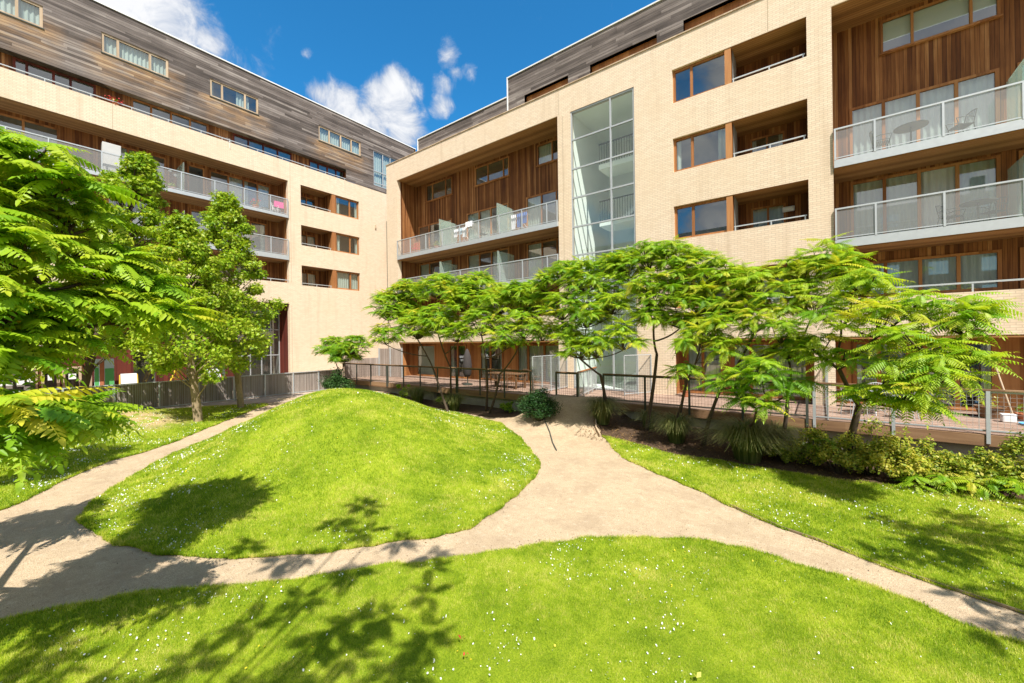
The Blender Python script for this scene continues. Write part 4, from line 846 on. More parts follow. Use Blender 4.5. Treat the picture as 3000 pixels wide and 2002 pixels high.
rack(-17.6, 18.3, 'white clothes airer on the middle of the upper left balcony', [(-.5, 'white_cloth', .5, 'white washing at the left of the airer on the upper left balcony'), (-.1, 'pale_blue', .4, 'pale blue washing on the airer in the middle of the upper left balcony'), (.25, 'white_cloth', .6, 'long white washing at the right of the airer on the upper left balcony')])
cloth('towel', [(-16.9, 17.80, 10.05), (-16.9, 17.80, 10.37), (-16.9, 17.92, 10.37), (-16.9, 17.92, 10.15)], .5, (1, 0, 0), 'white_cloth', 'white towel folded over the railing of the upper left balcony', 'towel')
rack(-13.2, 18.3, 'clothes airer with blue and white washing beside the glass divider', [(-.4, 'white_cloth', .8, 'white towel hanging left of the blue towels on the balcony'), (0, 'blue_cloth', .75, 'bright blue towel hanging between white washing on the balcony'), (.35, 'blue_cloth', .6, 'darker folded blue towel hanging near the right pier of the balcony')])
metal_chair((-22.3, 18.4, zb), .4, 'red plastic chair at the far left end of the upper left balcony', 'red_paint', 'balcony furniture'); metal_chair((-16.2, 18.6, zb), 1.2, 'dark folding chair on the balcony right of the white washing', 'dark_steel', 'balcony furniture')
metal_chair((-20.9, 18.7, zb), -.4, 'brown chair on the balcony left of the first glass divider', 'brown_wicker', 'balcony furniture')
pot((-20.2, 18.5, zb), .2, .3, 'potted plant on the upper left balcony beside the glass divider', .3)
round_table((2.45, 18.35, 9.25), .42, .72, 'round dark bistro table on the upper right balcony', 'dark_steel')
metal_chair((1.75, 18.5, 9.25), 1.6, 'dark bistro chair left of the round table on the upper right balcony', 'dark_steel', 'balcony furniture'); metal_chair((3.6, 18.6, 9.25), -1.2, 'dark bistro chair right of the round table, near the frosted divider', 'dark_steel', 'balcony furniture')
round_table((3.9, 18.4, 6.51), .4, .7, 'small dark table on the middle right balcony', 'dark_steel'); metal_chair((4.3, 18.9, 6.51), -.8, 'dark chair beside the small table on the middle right balcony', 'dark_steel', 'balcony furniture'); metal_chair((3.4, 18.8, 6.51), .9, 'second dark chair left of the small table on the middle right balcony', 'dark_steel', 'balcony furniture')
t = thing('wall_light', (-.9, 19.42, 8.15), 'white box shaped wall light inside the lowest open loggia', 'light'); m = MB(); m.box(-.2, .2, -.08, .0, 0, .2); m.build('housing', 'white_plastic', t, local=True, bevel=.02); m = MB(); m.box(-.17, .17, -.1, -.081, .03, .17); m.build('cover', 'paper', t, local=True, bevel=.01)
# balcony things, left block
zl = 12.205
t = metal_chair((LX-.75, 12.75, zl), 2.3, 'white plastic chair at the right end of the top left-hand balcony', 'white_plastic', 'balcony furniture')
cloth('pink_towel', [(LX-.5, 12.5, zl+.55), (LX-.5, 12.5, zl+.98), (LX-.62, 12.5, zl+.98), (LX-.62, 12.5, zl+.6)], .62, (0, 1, 0), 'pink_cloth', 'bright pink towel over the back of the white chair on the top balcony', 'towel')
tp = pot((LX-.6, 11.35, zl), .2, .35, 'pot of red flowers on the top left-hand balcony', .32, tv=.35); leaf_ball('blossom', np.array([[0, 0, .62]]), np.array([[.3, .3, .25]]), 60, .1, 'red_leaf', tp, local=True)
round_table((LX-.8, 9.6, zl), .45, .72, 'round dark table on the top left-hand balcony', 'dark_steel'); metal_chair((LX-.8, 8.9, zl), 1.5, 'brown chair next to the round table on the top left-hand balcony', 'brown_wicker', 'balcony furniture')
pot((LX-.5, 6.9, zl), .16, .25, 'low green plant in a pot on the top left-hand balcony', .2)
t = thing('balcony_cabinet', (LX-.45, 4.35, zl), 'tall pale cabinet standing against the railing of the top left-hand balcony', 'cabinet'); m = MB(); m.box(-.2, .2, -.36, .36, 0, 1.75); m.build('cabinet_body', 'slab_concrete', t, local=True, bevel=.01); m = MB(); m.box(.205, .22, -.34, .34, .05, 1.7); m.build('door', 'slab_concrete', t, local=True)
for k, (u, zz) in enumerate(((7.05, 13.75), (7.3, 13.55))):
    t = thing('wall_lamp', (LX-1.56, u, zz), ['small white round lamp on the timber wall of the top balcony, the upper of two', 'small white round lamp on the timber wall of the top balcony, the lower of two'][k], 'lamp'); m = MB(); m.lathe((.06, 0, 0), [(0, -.1), (.09, -.06), (.1, 0), (.09, .06), (0, .1)], 12); m.build('shade', 'white_plastic', t, True, True); m = MB(); m.box(-.03, .0, -.05, .05, -.05, .05); m.build('bracket', 'grey_frame', t, local=True)
t = pot((LX-.15, 4.5, 15.95), .14, .2, 'box of red flowers on the brick parapet below the timber storey', .18, tv=.3); leaf_ball('blossom', np.array([[0, 0, .34]]), np.array([[.25, .4, .14]]), 70, .09, 'red_leaf', t, local=True)
metal_chair((LX-.19, 9.55, 15.6), 1.3, 'white chair standing behind the brick parapet below the timber storey', 'white_plastic', 'balcony furniture', .9)
# playground things behind the fence
t = thing('mural_board', (LX+.5, 3.85, .2), 'painted board with green hill, blue sky and pinkish tree, beside the nursery door', 'mural'); m = MB(); m.box(-.02, .02, -.36, .36, .4, 2.35); m.build('board', 'pale_blue', t, local=True); m = MB(); m.box(.021, .026, -.35, -.2, .5, 1.9); m.box(.021, .026, .02, .35, .5, 1.85); m.build('hill', 'green_paint', t, local=True); m = MB(); m.box(.021, .028, -.17, 0, .5, 2.3); m.build('tree_stem', 'terracotta', t, local=True)
m = MB(); [m.box(-.03, .03, y-.03, y+.03, 0, .4) for y in (-.33, .33)]; m.build('leg', 'pale_timber', t, local=True)
def easel(loc, label, boardm, w_=.62, fr='yellow_paint'):
    t = thing('easel', loc, label, 'easel', 'playground easels'); m = MB(); m.quad((.02, -w_/2, .9), (.02, w_/2, .9), (-.1, w_/2, 1.55), (-.1, -w_/2, 1.55)); o = m.build('board', boardm, t, local=True); q = o.modifiers.new('s', 'SOLIDIFY'); q.thickness = .03
    m = MB(); [m.tube([(.18, y, 0), (-.12, y, 1.5)], .02, 6) for y in (-w_/2-.03, w_/2+.03)]; [m.tube([(-.4, y, 0), (-.12, y, 1.5)], .02, 6) for y in (-w_/2-.03, w_/2+.03)]; m.build('frame', fr, t, local=True)
easel((LX+1.0, 4.7, .2), 'white drawing board with yellow frame just behind the fence', 'white_plastic'); easel((LX+1.0, 8.4, .2), 'white and pink board behind the fence, right of the front trunk', 'paper', .7, 'red_paint')
t = thing('climbing_frame', (LX+1.4, 6.6, .2), 'yellow triangular play frame showing above the fence', 'play frame'); m = MB()
for x in (-.4, .4): m.tube([(x, -.6, 0), (x, 0, 1.6)], .04, 8); m.tube([(x, .6, 0), (x, 0, 1.6)], .04, 8)
m.tube([(-.4, 0, 1.6), (.4, 0, 1.6)], .04, 8); m.build('frame', 'yellow_paint', t, local=True); m = MB(); [m.tube([(-.4, -.6+.15*k, .4*k), (.4, -.6+.15*k, .4*k)], .025, 6) for k in (1, 2, 3)]; m.build('rung', 'yellow_paint', t, local=True)
for k, (u, zz, w2, h2) in enumerate([(.55, 1.45, .22, .3), (.85, 1.35, .2, .3), (1.2, 1.45, .24, .34), (1.5, 1.6, .2, .28), (1.4, 1.15, .2, .25)]):
    m = MB(); fbox(m, Lm, u-w2/2, u+w2/2, 1.355, 1.362, zz-h2/2, zz+h2/2)
    tag(m.build('paper_sheet', 'paper'), ['sheet of paper at the left edge of the nursery window', 'sheet of paper second from the left in the nursery window', 'larger sheet of paper in the middle of the nursery window', 'sheet of paper highest in the nursery window, near the door', 'small low sheet of paper in the nursery window above the fence'][k], 'paper', 'papers stuck in the nursery window')

# ------------------------------------------------------------------ trees and plants
def cw(X, Z, z): p = rgt*X+fwd*Z; return (p.x, p.y, z)
def at(px, py, y): r = ray(px, py); return EYE+r*(y/r.y)
def atd(px, py, dep): r = ray(px, py); return EYE+r*(dep/r.dot(fwd))
def frond_template(nl, droop, lw=.052, ll=.23, e=None):
    """pinnate leaf along +x, unit length; returns verts, quads, t along leaf"""
    V = []; F = []; T = []; e = e or random.Random(1)
    cur = lambda t: Vector((t*(1-.10*droop*t), 0, -droop*t*t))
    def leaflet(p, d, nrm, L, w_):
        s = d.cross(nrm).normalized(); i = len(V); dr = nrm*(-.16*L)
        V.extend([p, p+d*L*.28+s*w_+nrm*.25*w_, p+d*L*.68+s*w_*.72+dr*.4, p+d*L+dr, p+d*L*.68-s*w_*.72+dr*.4, p+d*L*.28-s*w_+nrm*.25*w_]); F.extend([(i, i+1, i+2, i+3), (i, i+3, i+4, i+5)])
    n = nl
    for k in range(n):
        t = .16+.80*k/(n-1); p = cur(t); tan = (cur(t+.01)-cur(t-.01)).normalized(); up_ = Vector((0, 1, 0)).cross(tan)*-1
        if up_.z < 0: up_ = -up_
        size = ll*(math.sin(math.pi*min(1, (.16+.84*(k+1)/(n+1))))**.55)*(1.0 if k < n-3 else .8)
        for s in (-1, 1):
            d = (Vector((0, s, 0))*.9+tan*.48-up_*(.22+.15*e.random())).normalized(); L = size*(.9+.2*e.random())
            nr = (up_-d*up_.dot(d)).normalized(); leaflet(p, d, nr, L, lw*L/ll*.62); T.extend([t]*6)
    t = .98; p = cur(t); leaflet(p, (cur(1.0)-cur(.97)).normalized(), Vector((0, 0, 1)), ll*.6, lw*.5); T.extend([t]*6)
    # rachis as thin strip
    for a, b in zip(np.linspace(0, .95, 6), np.linspace(0, .95, 6)[1:]):
        i = len(V); r = .008; V.extend([cur(a)+Vector((0, r, 0)), cur(a)-Vector((0, r, 0)), cur(b)-Vector((0, r*.7, 0)), cur(b)+Vector((0, r*.7, 0))]); F.append((i, i+1, i+2, i+3)); T.extend([.5]*4)
    return np.array([tuple(v) for v in V]), np.array(F), np.array(T)
TPL = [frond_template(11, dr, e=random.Random(i)) for i, dr in enumerate((.18, .3, .42, .58))]
TPF = [frond_template(11, dr, .078, .25, e=random.Random(i+9)) for i, dr in enumerate((.25, .38, .5, .62))]
def fronds(name, R, parent, tpl, length, nper=(7, 10), matn='sumac_leaf', tv=.45, yel=.12):
    """R: list of (position, outward vector). One mesh of all the leaves."""
    inst = [[] for _ in tpl]
    for p, o in R:
        n = random.randint(*nper); a0 = random.uniform(0, 6.28); young = random.random() < yel; base = tv+random.gauss(0, .11)
        oh = Vector((o.x, o.y, 0))
        for k in range(n):
            az = a0+6.283*k/n+random.gauss(0, .25); h = Vector((math.cos(az), math.sin(az), 0))
            el = random.uniform(-.28, .5)-.12*h.dot(oh)+(.3 if young else 0)
            L = length*random.uniform(.72, 1.12)*(1 if h.dot(oh) > -.3 else .8)
            inst[random.randrange(len(tpl))].append((p, az, el, random.gauss(0, .22), L, min(1, max(0, base+random.gauss(0, .1)+(.2 if young else 0)))))
    VV = []; FF = []; TT = []; off = 0
    for (tv_, tf, tt_), L in zip(tpl, inst):
        if not L: continue
        P = np.array([tuple(i[0]) for i in L]); az, el, ro, ln, ti = [np.array([i[k] for i in L]) for k in (1, 2, 3, 4, 5)]
        x, y, z = tv_[:, 0][None]*ln[:, None], tv_[:, 1][None]*ln[:, None], tv_[:, 2][None]*ln[:, None]
        cr, sr = np.cos(ro)[:, None], np.sin(ro)[:, None]; y, z = y*cr-z*sr*.3, z+y*sr
        ce, se = np.cos(el)[:, None], np.sin(el)[:, None]; x, z = x*ce-z*se, x*se+z*ce
        ca, sa = np.cos(az)[:, None], np.sin(az)[:, None]; x, y = x*ca-y*sa, x*sa+y*ca
        V = np.stack([x, y, z], -1)+P[:, None]; n = len(L); k = len(tv_)
        VV.append(V.reshape(-1, 3)); FF.append((tf[None]+(np.arange(n)*k)[:, None, None]).reshape(-1, 4)+off); TT.append(np.clip(ti[:, None]+(tt_[None]-.5)*.22, 0, 1).ravel()); off += n*k
    return fastmesh(name, np.concatenate(VV), np.concatenate(FF), matn, parent, {'tint': np.concatenate(TT)})
def bez(a, b, c, n=6): return [a*(1-t)**2+b*2*t*(1-t)+c*t*t for t in (k/(n-1) for k in range(n))]
def sumac(base, label, lobes, stems=1, length=.46, trunk_r=.055, group='sumac trees along the deck', tpl=None, tv=.45, dens=1.0, lean=None, fork_z=None, seed=0, bark='bark_dark', nper=(7, 10), yel=.12):
    """lobes: (centre Vector, radius, half height)"""
    random.seed(seed+100); base = Vector(base); t = thing('sumac_tree', base, label, 'tree', group); m = MB(); R = []
    cz = sum(l[0].z for l in lobes)/len(lobes); cc = sum((l[0] for l in lobes), Vector())/len(lobes)
    fz = fork_z if fork_z is not None else base.z+(cz-base.z)*.42
    fork = Vector((base.x+(cc.x-base.x)*.30, base.y+(cc.y-base.y)*.30, fz)) if lean is None else Vector(lean)
    kn = (base+fork)/2+Vector((random.uniform(-.14, .14), random.uniform(-.1, .1), 0))
    pts = bez(base-Vector((0, 0, .15)), kn, fork, 8); m.tube(pts, [trunk_r*(1.15-.4*k/7) for k in range(8)], 8)
    nodes = [(fork, 0.0, trunk_r*.82)]
    for c, r, h in sorted(lobes, key=lambda l: (l[0]-fork).length):
        hub = c-Vector((0, 0, h*.8)); o, acc_, ro = min(nodes, key=lambda q: (q[0]-hub).length+.30*q[1]+(2.0 if q[0].z > hub.z+.1 else 0))
        dl = (hub-o).length; mid = o.lerp(hub, .5)+Vector((random.uniform(-.12, .12), random.uniform(-.12, .12), -.10*dl)); r1 = max(trunk_r*.24, ro*.62)
        pl = bez(o, mid, hub, 7); m.tube(pl, [ro*.8+(r1-ro*.8)*k/6 for k in range(7)], 6); nodes += [(pl[3], acc_+dl*.5, (ro*.8+r1)/2), (hub, acc_+dl, r1)]
        n = max(7, int(dens*27*r*r/.36*max(1, h/r*.8)**.5*(.46/length)**2))
        for k in range(n):
            u = random.uniform(0, 6.283); v = random.uniform(-.45, 1); rr = math.sqrt(max(0, 1-v*v*.9))*random.uniform(.35, 1.0)
            d = Vector((math.cos(u)*rr, math.sin(u)*rr, v)); p = c+Vector((d.x*r, d.y*r, d.z*h*random.uniform(.7, 1.08)-h*.1)); R.append((p, Vector((d.x, d.y, 0))))
            if k % 2 == 0:
                q = hub.lerp(p, .5)+Vector((d.x*r*.15, d.y*r*.15, -.12*h)); m.tube(bez(hub, q, p, 5), [trunk_r*.26, trunk_r*.22, trunk_r*.18, trunk_r*.15, trunk_r*.11], 5, False)
    m.build('trunk', bark, t, smooth=True)
    fronds('crown', R, t, tpl or TPL, length, nper, tv=tv, yel=yel); return t, len(R)
def LB_(specs, y=None):
    out = []
    for s in specs:
        px, py, yy, rp, hp = s; c = at(px, py, yy); dep = (c-EYE).dot(fwd); out.append((c, 1.12*rp*dep/FOC, 1.3*hp*dep/FOC))
    return out
def base_at(x, y): return (x, y, th(x, y)-.02)
SU = [
 ((-13.16, 12.65), 'multi-branched sumac with its canopy furthest left above the deck railing', [(890, 705, 12.2, 38, 30), (935, 672, 13, 42, 24), (885, 768, 11.8, 28, 22), (958, 748, 12.2, 42, 30), (925, 715, 12.8, 40, 26)], dict(seed=1)),
 ((-14.3, 13.9), 'sumac second from the left, its canopy above the deck railing', [(1010, 660, 13.2, 45, 26), (1065, 690, 12.6, 48, 30), (1005, 735, 12.2, 42, 30), (1050, 760, 12.2, 34, 24)], dict(seed=2)),
 ((-12.2, 14.0), 'sumac leaning behind the dining table railing with a rounded canopy', [(1100, 655, 13.2, 45, 24), (1145, 690, 12.7, 45, 30), (1105, 740, 12.2, 44, 30), (1160, 775, 12, 34, 26)], dict(seed=3)),
 ((-11.7, 13.6), 'sumac left of the round bush, branches spread low in a V', [(1195, 672, 12.8, 42, 26), (1238, 695, 12.9, 34, 26), (1200, 745, 12.2, 42, 32), (1245, 755, 12.3, 30, 26)], dict(seed=4)),
 ((-5.95, 13.35), 'many stemmed sumac right of the deck entrance in front of the stair window', [(1290, 625, 12.6, 40, 26), (1340, 640, 12.3, 44, 34), (1290, 700, 12, 40, 34), (1345, 715, 11.8, 48, 36), (1300, 768, 11.8, 36, 26), (1370, 790, 11.6, 38, 30), (1405, 680, 12.2, 46, 40), (1430, 770, 11.8, 36, 32), (1395, 610, 12.8, 38, 24), (1250, 650, 12.4, 26, 20), (1330, 800, 11.7, 36, 22)], dict(seed=5, trunk_r=.06)),
 ((-4.6, 13.25), 'tall curved sumac before the bare brick wall, its top over the lowest bay window', [(1440, 610, 12.8, 40, 30), (1490, 590, 13.0, 44, 30), (1545, 585, 12.9, 42, 28), (1490, 670, 12.4, 50, 40), (1550, 665, 12.4, 46, 40), (1500, 722, 12.4, 42, 20), (1560, 735, 12.4, 36, 18)], dict(seed=6, trunk_r=.06, lean=(-4.15, 13.15, 2.7))),
 ((-3.75, 13.9), 'slender sumac behind the small one, canopy against the cream brick', [(1600, 605, 12.9, 42, 28), (1645, 625, 12.7, 44, 30), (1690, 650, 12.6, 36, 30), (1605, 690, 12.4, 46, 34), (1660, 715, 12.2, 44, 28), (1610, 745, 12.3, 36, 20), (1710, 690, 12.4, 34, 26)], dict(seed=7, trunk_r=.05)),
 ((-3.5, 12.5), 'small young sumac with big yellow-green leaves before the ground floor window', [(1612, 775, 11.4, 48, 24), (1640, 738, 11.5, 28, 16), (1570, 845, 11.4, 22, 14), (1668, 795, 11.4, 30, 22)], dict(seed=8, trunk_r=.035, tv=.55, dens=.8, length=.5)),
 ((-2.7, 12.45), 'leaning sumac in the middle of the bed, loose yellowish canopy', [(1740, 650, 12.2, 44, 34), (1790, 690, 11.8, 44, 34), (1730, 730, 11.6, 42, 34), (1790, 760, 11.4, 40, 28)], dict(seed=9, tv=.58, dens=.85, length=.5)),
 ((-1.6, 12.3), 'low dark sumac hanging over the deck railing above the big grass clump', [(1680, 870, 10.9, 36, 26), (1750, 850, 10.8, 44, 26), (1735, 915, 10.7, 38, 22), (1810, 880, 10.9, 32, 26)], dict(seed=10, tv=.40, length=.5)),
 ((-.9, 13.1), 'tall sumac behind the right-hand one, rising to the balcony edge', [(1840, 620, 12.4, 42, 34), (1885, 585, 12.5, 40, 28), (1930, 610, 12.2, 46, 30), (1860, 690, 12, 44, 40), (1810, 800, 11.6, 38, 26)], dict(seed=11, tv=.58, length=.5)),
 ((.42, 12.5), 'nearest right-hand sumac with one dark forked trunk and wide layered canopy', [(1985, 650, 11.3, 50, 28), (1930, 720, 11.0, 52, 34), (2010, 740, 10.5, 56, 34), (2085, 690, 10.9, 52, 28), (2160, 715, 10.6, 50, 26), (2120, 775, 10.0, 56, 30), (2215, 745, 10.4, 44, 24), (2205, 815, 9.8, 44, 24), (2040, 815, 10.0, 50, 26), (2150, 860, 9.7, 46, 22), (1925, 820, 10.8, 42, 26), (2080, 885, 9.7, 36, 16), (2225, 700, 10.8, 34, 18), (1990, 900, 10.2, 34, 18), (2110, 925, 9.8, 34, 14), (1880, 790, 11.2, 36, 24)], dict(seed=12, tv=.58, length=.52, trunk_r=.085, lean=(.72, 12.2, 1.6), dens=.68)),
]
nro = 0
for (x, y), lb, sp, kw in SU:
    kw.setdefault('tv', .54)
    _, k = sumac(base_at(x, y), lb, LB_(sp), **kw); nro += k
sumac((-24.1, 13.6, .2), 'small bushy sumac beyond the mound, in front of the blank brick wall', LB_([(765, 795, 13.4, 34, 20), (815, 792, 13.4, 30, 20), (790, 815, 13.3, 34, 16)]), seed=20, trunk_r=.05, group='sumac trees along the deck', tv=.4)
# big sumac close on the left, most of it outside the frame
fl_ = [(30, 345, 4.6, 85, 55), (95, 420, 4.8, 85, 50), (-60, 470, 4.3, 110, 80), (160, 500, 4.9, 85, 50), (50, 570, 4.4, 100, 60), (230, 590, 5.1, 75, 45), (330, 645, 5.4, 55, 32), (140, 660, 4.6, 95, 50), (20, 700, 4.2, 95, 60), (245, 710, 5.0, 70, 42), (370, 715, 5.4, 40, 26), (110, 770, 4.5, 80, 36), (-40, 800, 4.0, 80, 50), (10, 940, 3.5, 60, 30), (85, 975, 3.7, 48, 22), (150, 935, 3.9, 30, 14), (-150, 600, 3.8, 120, 100), (-350, 700, 3.4, 130, 100), (-150, 930, 3.8, 90, 60), (-420, 850, 3.2, 120, 80), (-270, 980, 3.4, 110, 60), (-190, 890, 5.2, 90, 50), (-300, 800, 5.2, 100, 60), (-120, 830, 5.8, 55, 30)]
def LD(specs): return [(atd(px, py, d), r*d/FOC, h*d/FOC) for px, py, d, r, h in specs]
_, k = sumac((-8.3, -1.6, th(-8.3, -1.6)-.02), 'large close sumac spreading in from the left edge of the picture', LD(fl_), seed=30, length=.58, trunk_r=.085, tpl=TPF, tv=.56, group='', dens=.43, bark='bark_dark', lean=(-7.7, -.7, 1.9), nper=(8, 11), yel=.16); nro += k
sumac(cw(-12.6, 8.4, th(*cw(-12.6, 8.4, 0)[:2])), 'darker sumac behind the close one, at the extreme left edge', LD([(-70, 720, 8.3, 90, 60), (-160, 800, 8.0, 100, 60), (-40, 640, 8.8, 80, 60), (-120, 600, 8.5, 100, 80), (15, 745, 8.9, 55, 40), (-90, 840, 8.2, 70, 40)]), seed=41, length=.5, group='', tv=.42, dens=.7)
print('rosettes', nro)

def broad_tree(name, base, label, H, width, crown0, seed, nclump=70, per=210, size=.13, tv=.42, lean=(0, 0), group=None, bark='bark_pale', tr=.13, matn='broad_leaf', shape='cone', clumps=None, star=True):
    random.seed(seed); base = Vector(base); t = thing(name, base, label, 'tree', group); m = MB(); top = base+Vector((lean[0], lean[1], H))
    ax = lambda s: base.lerp(top, s)+Vector((.12*math.sin(s*5+seed), .12*math.cos(s*4+seed), 0))*s
    pts = [base-Vector((0, 0, .15))]+[ax(k/10) for k in range(11)]; m.tube(pts, [tr*1.35]+[tr*(1.08-.95*k/10) for k in range(11)], 9)
    C = []; Rr = []
    if clumps: C = [Vector(c[:3]) for c in clumps]; Rr = [c[3] for c in clumps]
    else:
        for k in range(nclump):
            s = (k+.5)/nclump; s = crown0+(1-crown0)*s**.9; f = (s-crown0)/(1-crown0)
            w_ = width*((.5+f*2.2) if f < .22 else 1.0*(1-((f-.22)/.78)**1.35)+.06); a = k*2.399+random.uniform(-.4, .4); r = w_*random.uniform(.45, .95)
            p = ax(s)+Vector((math.cos(a)*r, math.sin(a)*r, random.uniform(-.2, .2))); C.append(p); Rr.append(random.uniform(.34, .62)*(1.15-.45*f))
    for p, r in zip(C, Rr):
        s = max(.1, min(.97, (p.z-base.z)/H-.12)); a = ax(s); q = a.lerp(p, .5)+Vector((0, 0, .05)); m.tube(bez(a, q, p, 4), [tr*.28, tr*.2, tr*.14, tr*.07], 5, False)
    m.build('trunk', bark, t, smooth=True)
    leaf_ball('crown', np.array([tuple(c) for c in C]), np.array([(r, r, r*.72) for r in Rr]), per, size, matn, t, tv=tv, star=star, shell=.15); return t
broad_tree('maple_tree', (-23.6, 2.3, th(-23.6, 2.3)), 'tallest green tree, dark slim trunk, furthest left behind the near sumac', 10.9, 2.6, .24, 1, 95, 260, .15, .60, (.9, 2.0), 'broad-leaved trees before the left block', 'bark_dark', .14)
broad_tree('maple_tree', (-19.65, 5.23, th(-19.65, 5.23)), 'leafy green tree with pale trunk standing on the worn patch of lawn', 8.0, 2.15, .24, 2, 85, 260, .14, .70, (-.3, -.5), 'broad-leaved trees before the left block', 'bark_pale', .15)
broad_tree('maple_tree', (-21.42, 7.33, th(-21.42, 7.33)), 'conical green tree nearest the brick corner, trunk by the paved strip', 9.9, 2.2, .21, 3, 95, 260, .14, .66, (-.5, -.5), 'broad-leaved trees before the left block', 'bark_pale', .13)
# trees that stand just outside the frame and shade the lawns
def shade_tree(name, base, label, H, cl, tr=.05):
    random.seed(len(cl)*7); base = Vector(base); t = thing(name, base, label, 'tree'); m = MB(); top = base+Vector((0, 0, H*.8)); m.tube([base-Vector((0, 0, .1)), base.lerp(top, .5)+Vector((.1, .05, 0)), top], [.11, .08, .04], 8); R = []
    for x, y, z, r in cl:
        c = Vector((x, y, z)); a = base.lerp(top, .82)
        m.tube(bez(a, a.lerp(c, .5)+Vector((0, 0, .2)), c, 5), [.03, .024, .018, .014, .01], 5, False)
        for k in range(int(4.5*r/.6)): R.append((c+Vector((random.gauss(0, .55), random.gauss(0, .55), random.gauss(0, .4)))*r*1.35, Vector((0, 0, 0))))
    m.build('trunk', 'bark_pale', t, smooth=True); fronds('crown', R, t, TPF, .42, (5, 8), 'broad_leaf', .45, .1)
shade_tree('ash_tree', cw(-2.2, -2.6, th(*cw(-2.2, -2.6, 0)[:2])), 'tall tree behind the camera shading the front lawn', 8.2,
  [(*cw(X, Z, z), r) for X, Z, z, r in [(-.6, -.2, 6.4, .75), (-1.3, .3, 6.9, .6), (-.2, .5, 7.3, .5), (-1.9, -.5, 6.3, .7), (-2.6, -.9, 6.0, .8), (.3, -.6, 6.8, .6), (-3.4, -.5, 6.3, .7), (-1.0, -1.4, 7.2, .8), (-2.2, -1.8, 7.0, .9), (.6, -1.4, 6.8, .6), (-1.5, 2.4, 7.4, .45), (-1.15, 2.0, 7.1, .35), (-2.1, 1.2, 7.0, .4), (-3.2, .8, 6.2, .5), (-3.9, .3, 5.6, .55), (-1.2, -.4, 6.0, .6)]])
shade_tree('ash_tree', cw(8.2, .8, th(*cw(8.2, .8, 0)[:2])), 'tall tree outside the right edge shading the right lawn', 7.2,
  [(*cw(X, Z, z), r) for X, Z, z, r in [(7.2, 2.0, 5.2, .8), (6.7, 1.4, 5.4, .7), (7.9, 2.9, 5.2, .8), (7.4, 3.2, 5.6, .6), (8.4, 1.8, 5.8, .8), (6.3, .9, 5.8, .5), (8.8, 3.4, 4.8, .7), (7.6, .9, 6.2, .8)]])

def shrub(name, c, r, label, cat, n, size, matn, tv, group=None, stems=5, per=160, sp=.2):
    c = Vector(c); t = thing(name, (c.x, c.y, th(c.x, c.y)), label, cat, group); g = th(c.x, c.y); m = MB(); C = []; Rr = []
    for k in range(n):
        a = k*2.399; q = math.sqrt((k+.5)/n); p = Vector((c.x+math.cos(a)*q*r[0]*.75, c.y+math.sin(a)*q*r[1]*.75, g+r[2]*random.uniform(.35, .95)*(1.15-.55*q))); C.append(tuple(p)); s = .36*min(r[0], r[1])*random.uniform(.6, 1.35); s = s*.62 if k % 4 == 3 else s; Rr.append((s, s, s*.9))
        if k % 4 == 3 and n < 24: C[-1] = (p.x, p.y, p.z+r[2]*random.uniform(.15, .5))
        m.tube([(c.x+math.cos(a)*.08, c.y+math.sin(a)*.08, g-.03), tuple(p)], [.014, .006], 5, False)
    m.build('stem', 'bark_dark', t); leaf_ball('foliage', np.array(C), np.array(Rr), per, size, matn, t, tv=tv, shell=.3, sp=sp); return t
shrub('round_bush', (-8.1, 12.25, 0), (.78, .78, 1.15), 'dense round dark green bush on the gravel beside the deck entrance', 'bush', 34, .055, 'dark_leaf', .45, per=330)
b1 = at(765, 885, 12.6); shrub('evergreen_bush', (b1.x, b1.y+.2, 0), (1.25, .9, 1.25), 'dark bush showing over the far left shoulder of the mound', 'bush', 26, .09, 'dark_leaf', .62, per=240)
shrub('small_shrub', (-17.9, 13.9, 0), (.5, .4, .75), 'bright green small plant right of the dark bush behind the mound', 'shrub', 8, .1, 'broad_leaf', .45)
for k, (x, y, r, h, tv, lb) in enumerate([(-15.3, 14.2, .5, .5, .3, 'low green plant against the retaining wall behind the mound, furthest left'), (-11.0, 14.1, .45, .5, .3, 'low dark plant at the retaining wall between sumac trunks'), (-9.6, 14.0, .4, .5, .35, 'low plant at the retaining wall just left of the round bush')]):
    shrub('small_shrub', (x, y, 0), (r, r*.7, h), lb, 'shrub', 7, .09, 'broad_leaf', tv, 'small plants along the retaining wall')
gold = [(-.15, 12.48, .6, .75, .5, 'leafy golden shrub left of the forked sumac trunk'), (.35, 12.03, .6, .62, .6, 'low golden shrub at the foot of the forked sumac trunk'), (.85, 12.33, .7, 1.05, .62, 'tallest yellow shrub with upright shoots right of the forked trunk'), (1.3, 11.98, .62, .8, .62, 'wide bright yellow shrub in the middle of the right bed'), (1.75, 12.28, .62, .8, .5, 'yellow-green shrub before the concrete wall'), (2.2, 12.18, .6, .62, .42, 'greener shrub with larger leaves at the lawn edge, near right'), (2.75, 12.48, .6, .75, .40, 'olive shrub close to the right edge'), (3.35, 12.58, .7, 1.3, .38, 'tall darker shrub at the right edge of the picture'), (-.75, 12.28, .45, .55, .5, 'small pale shrub right of the largest grass clump')]
for x, y, r, h, tv, lb in gold: shrub('golden_shrub', (x, y, 0), (r*1.08, r*.85, h*1.15), lb, 'shrub', 24, .07, 'shrub_leaf', tv+.12, 'shrubs in the right bed', per=130, sp=.28)
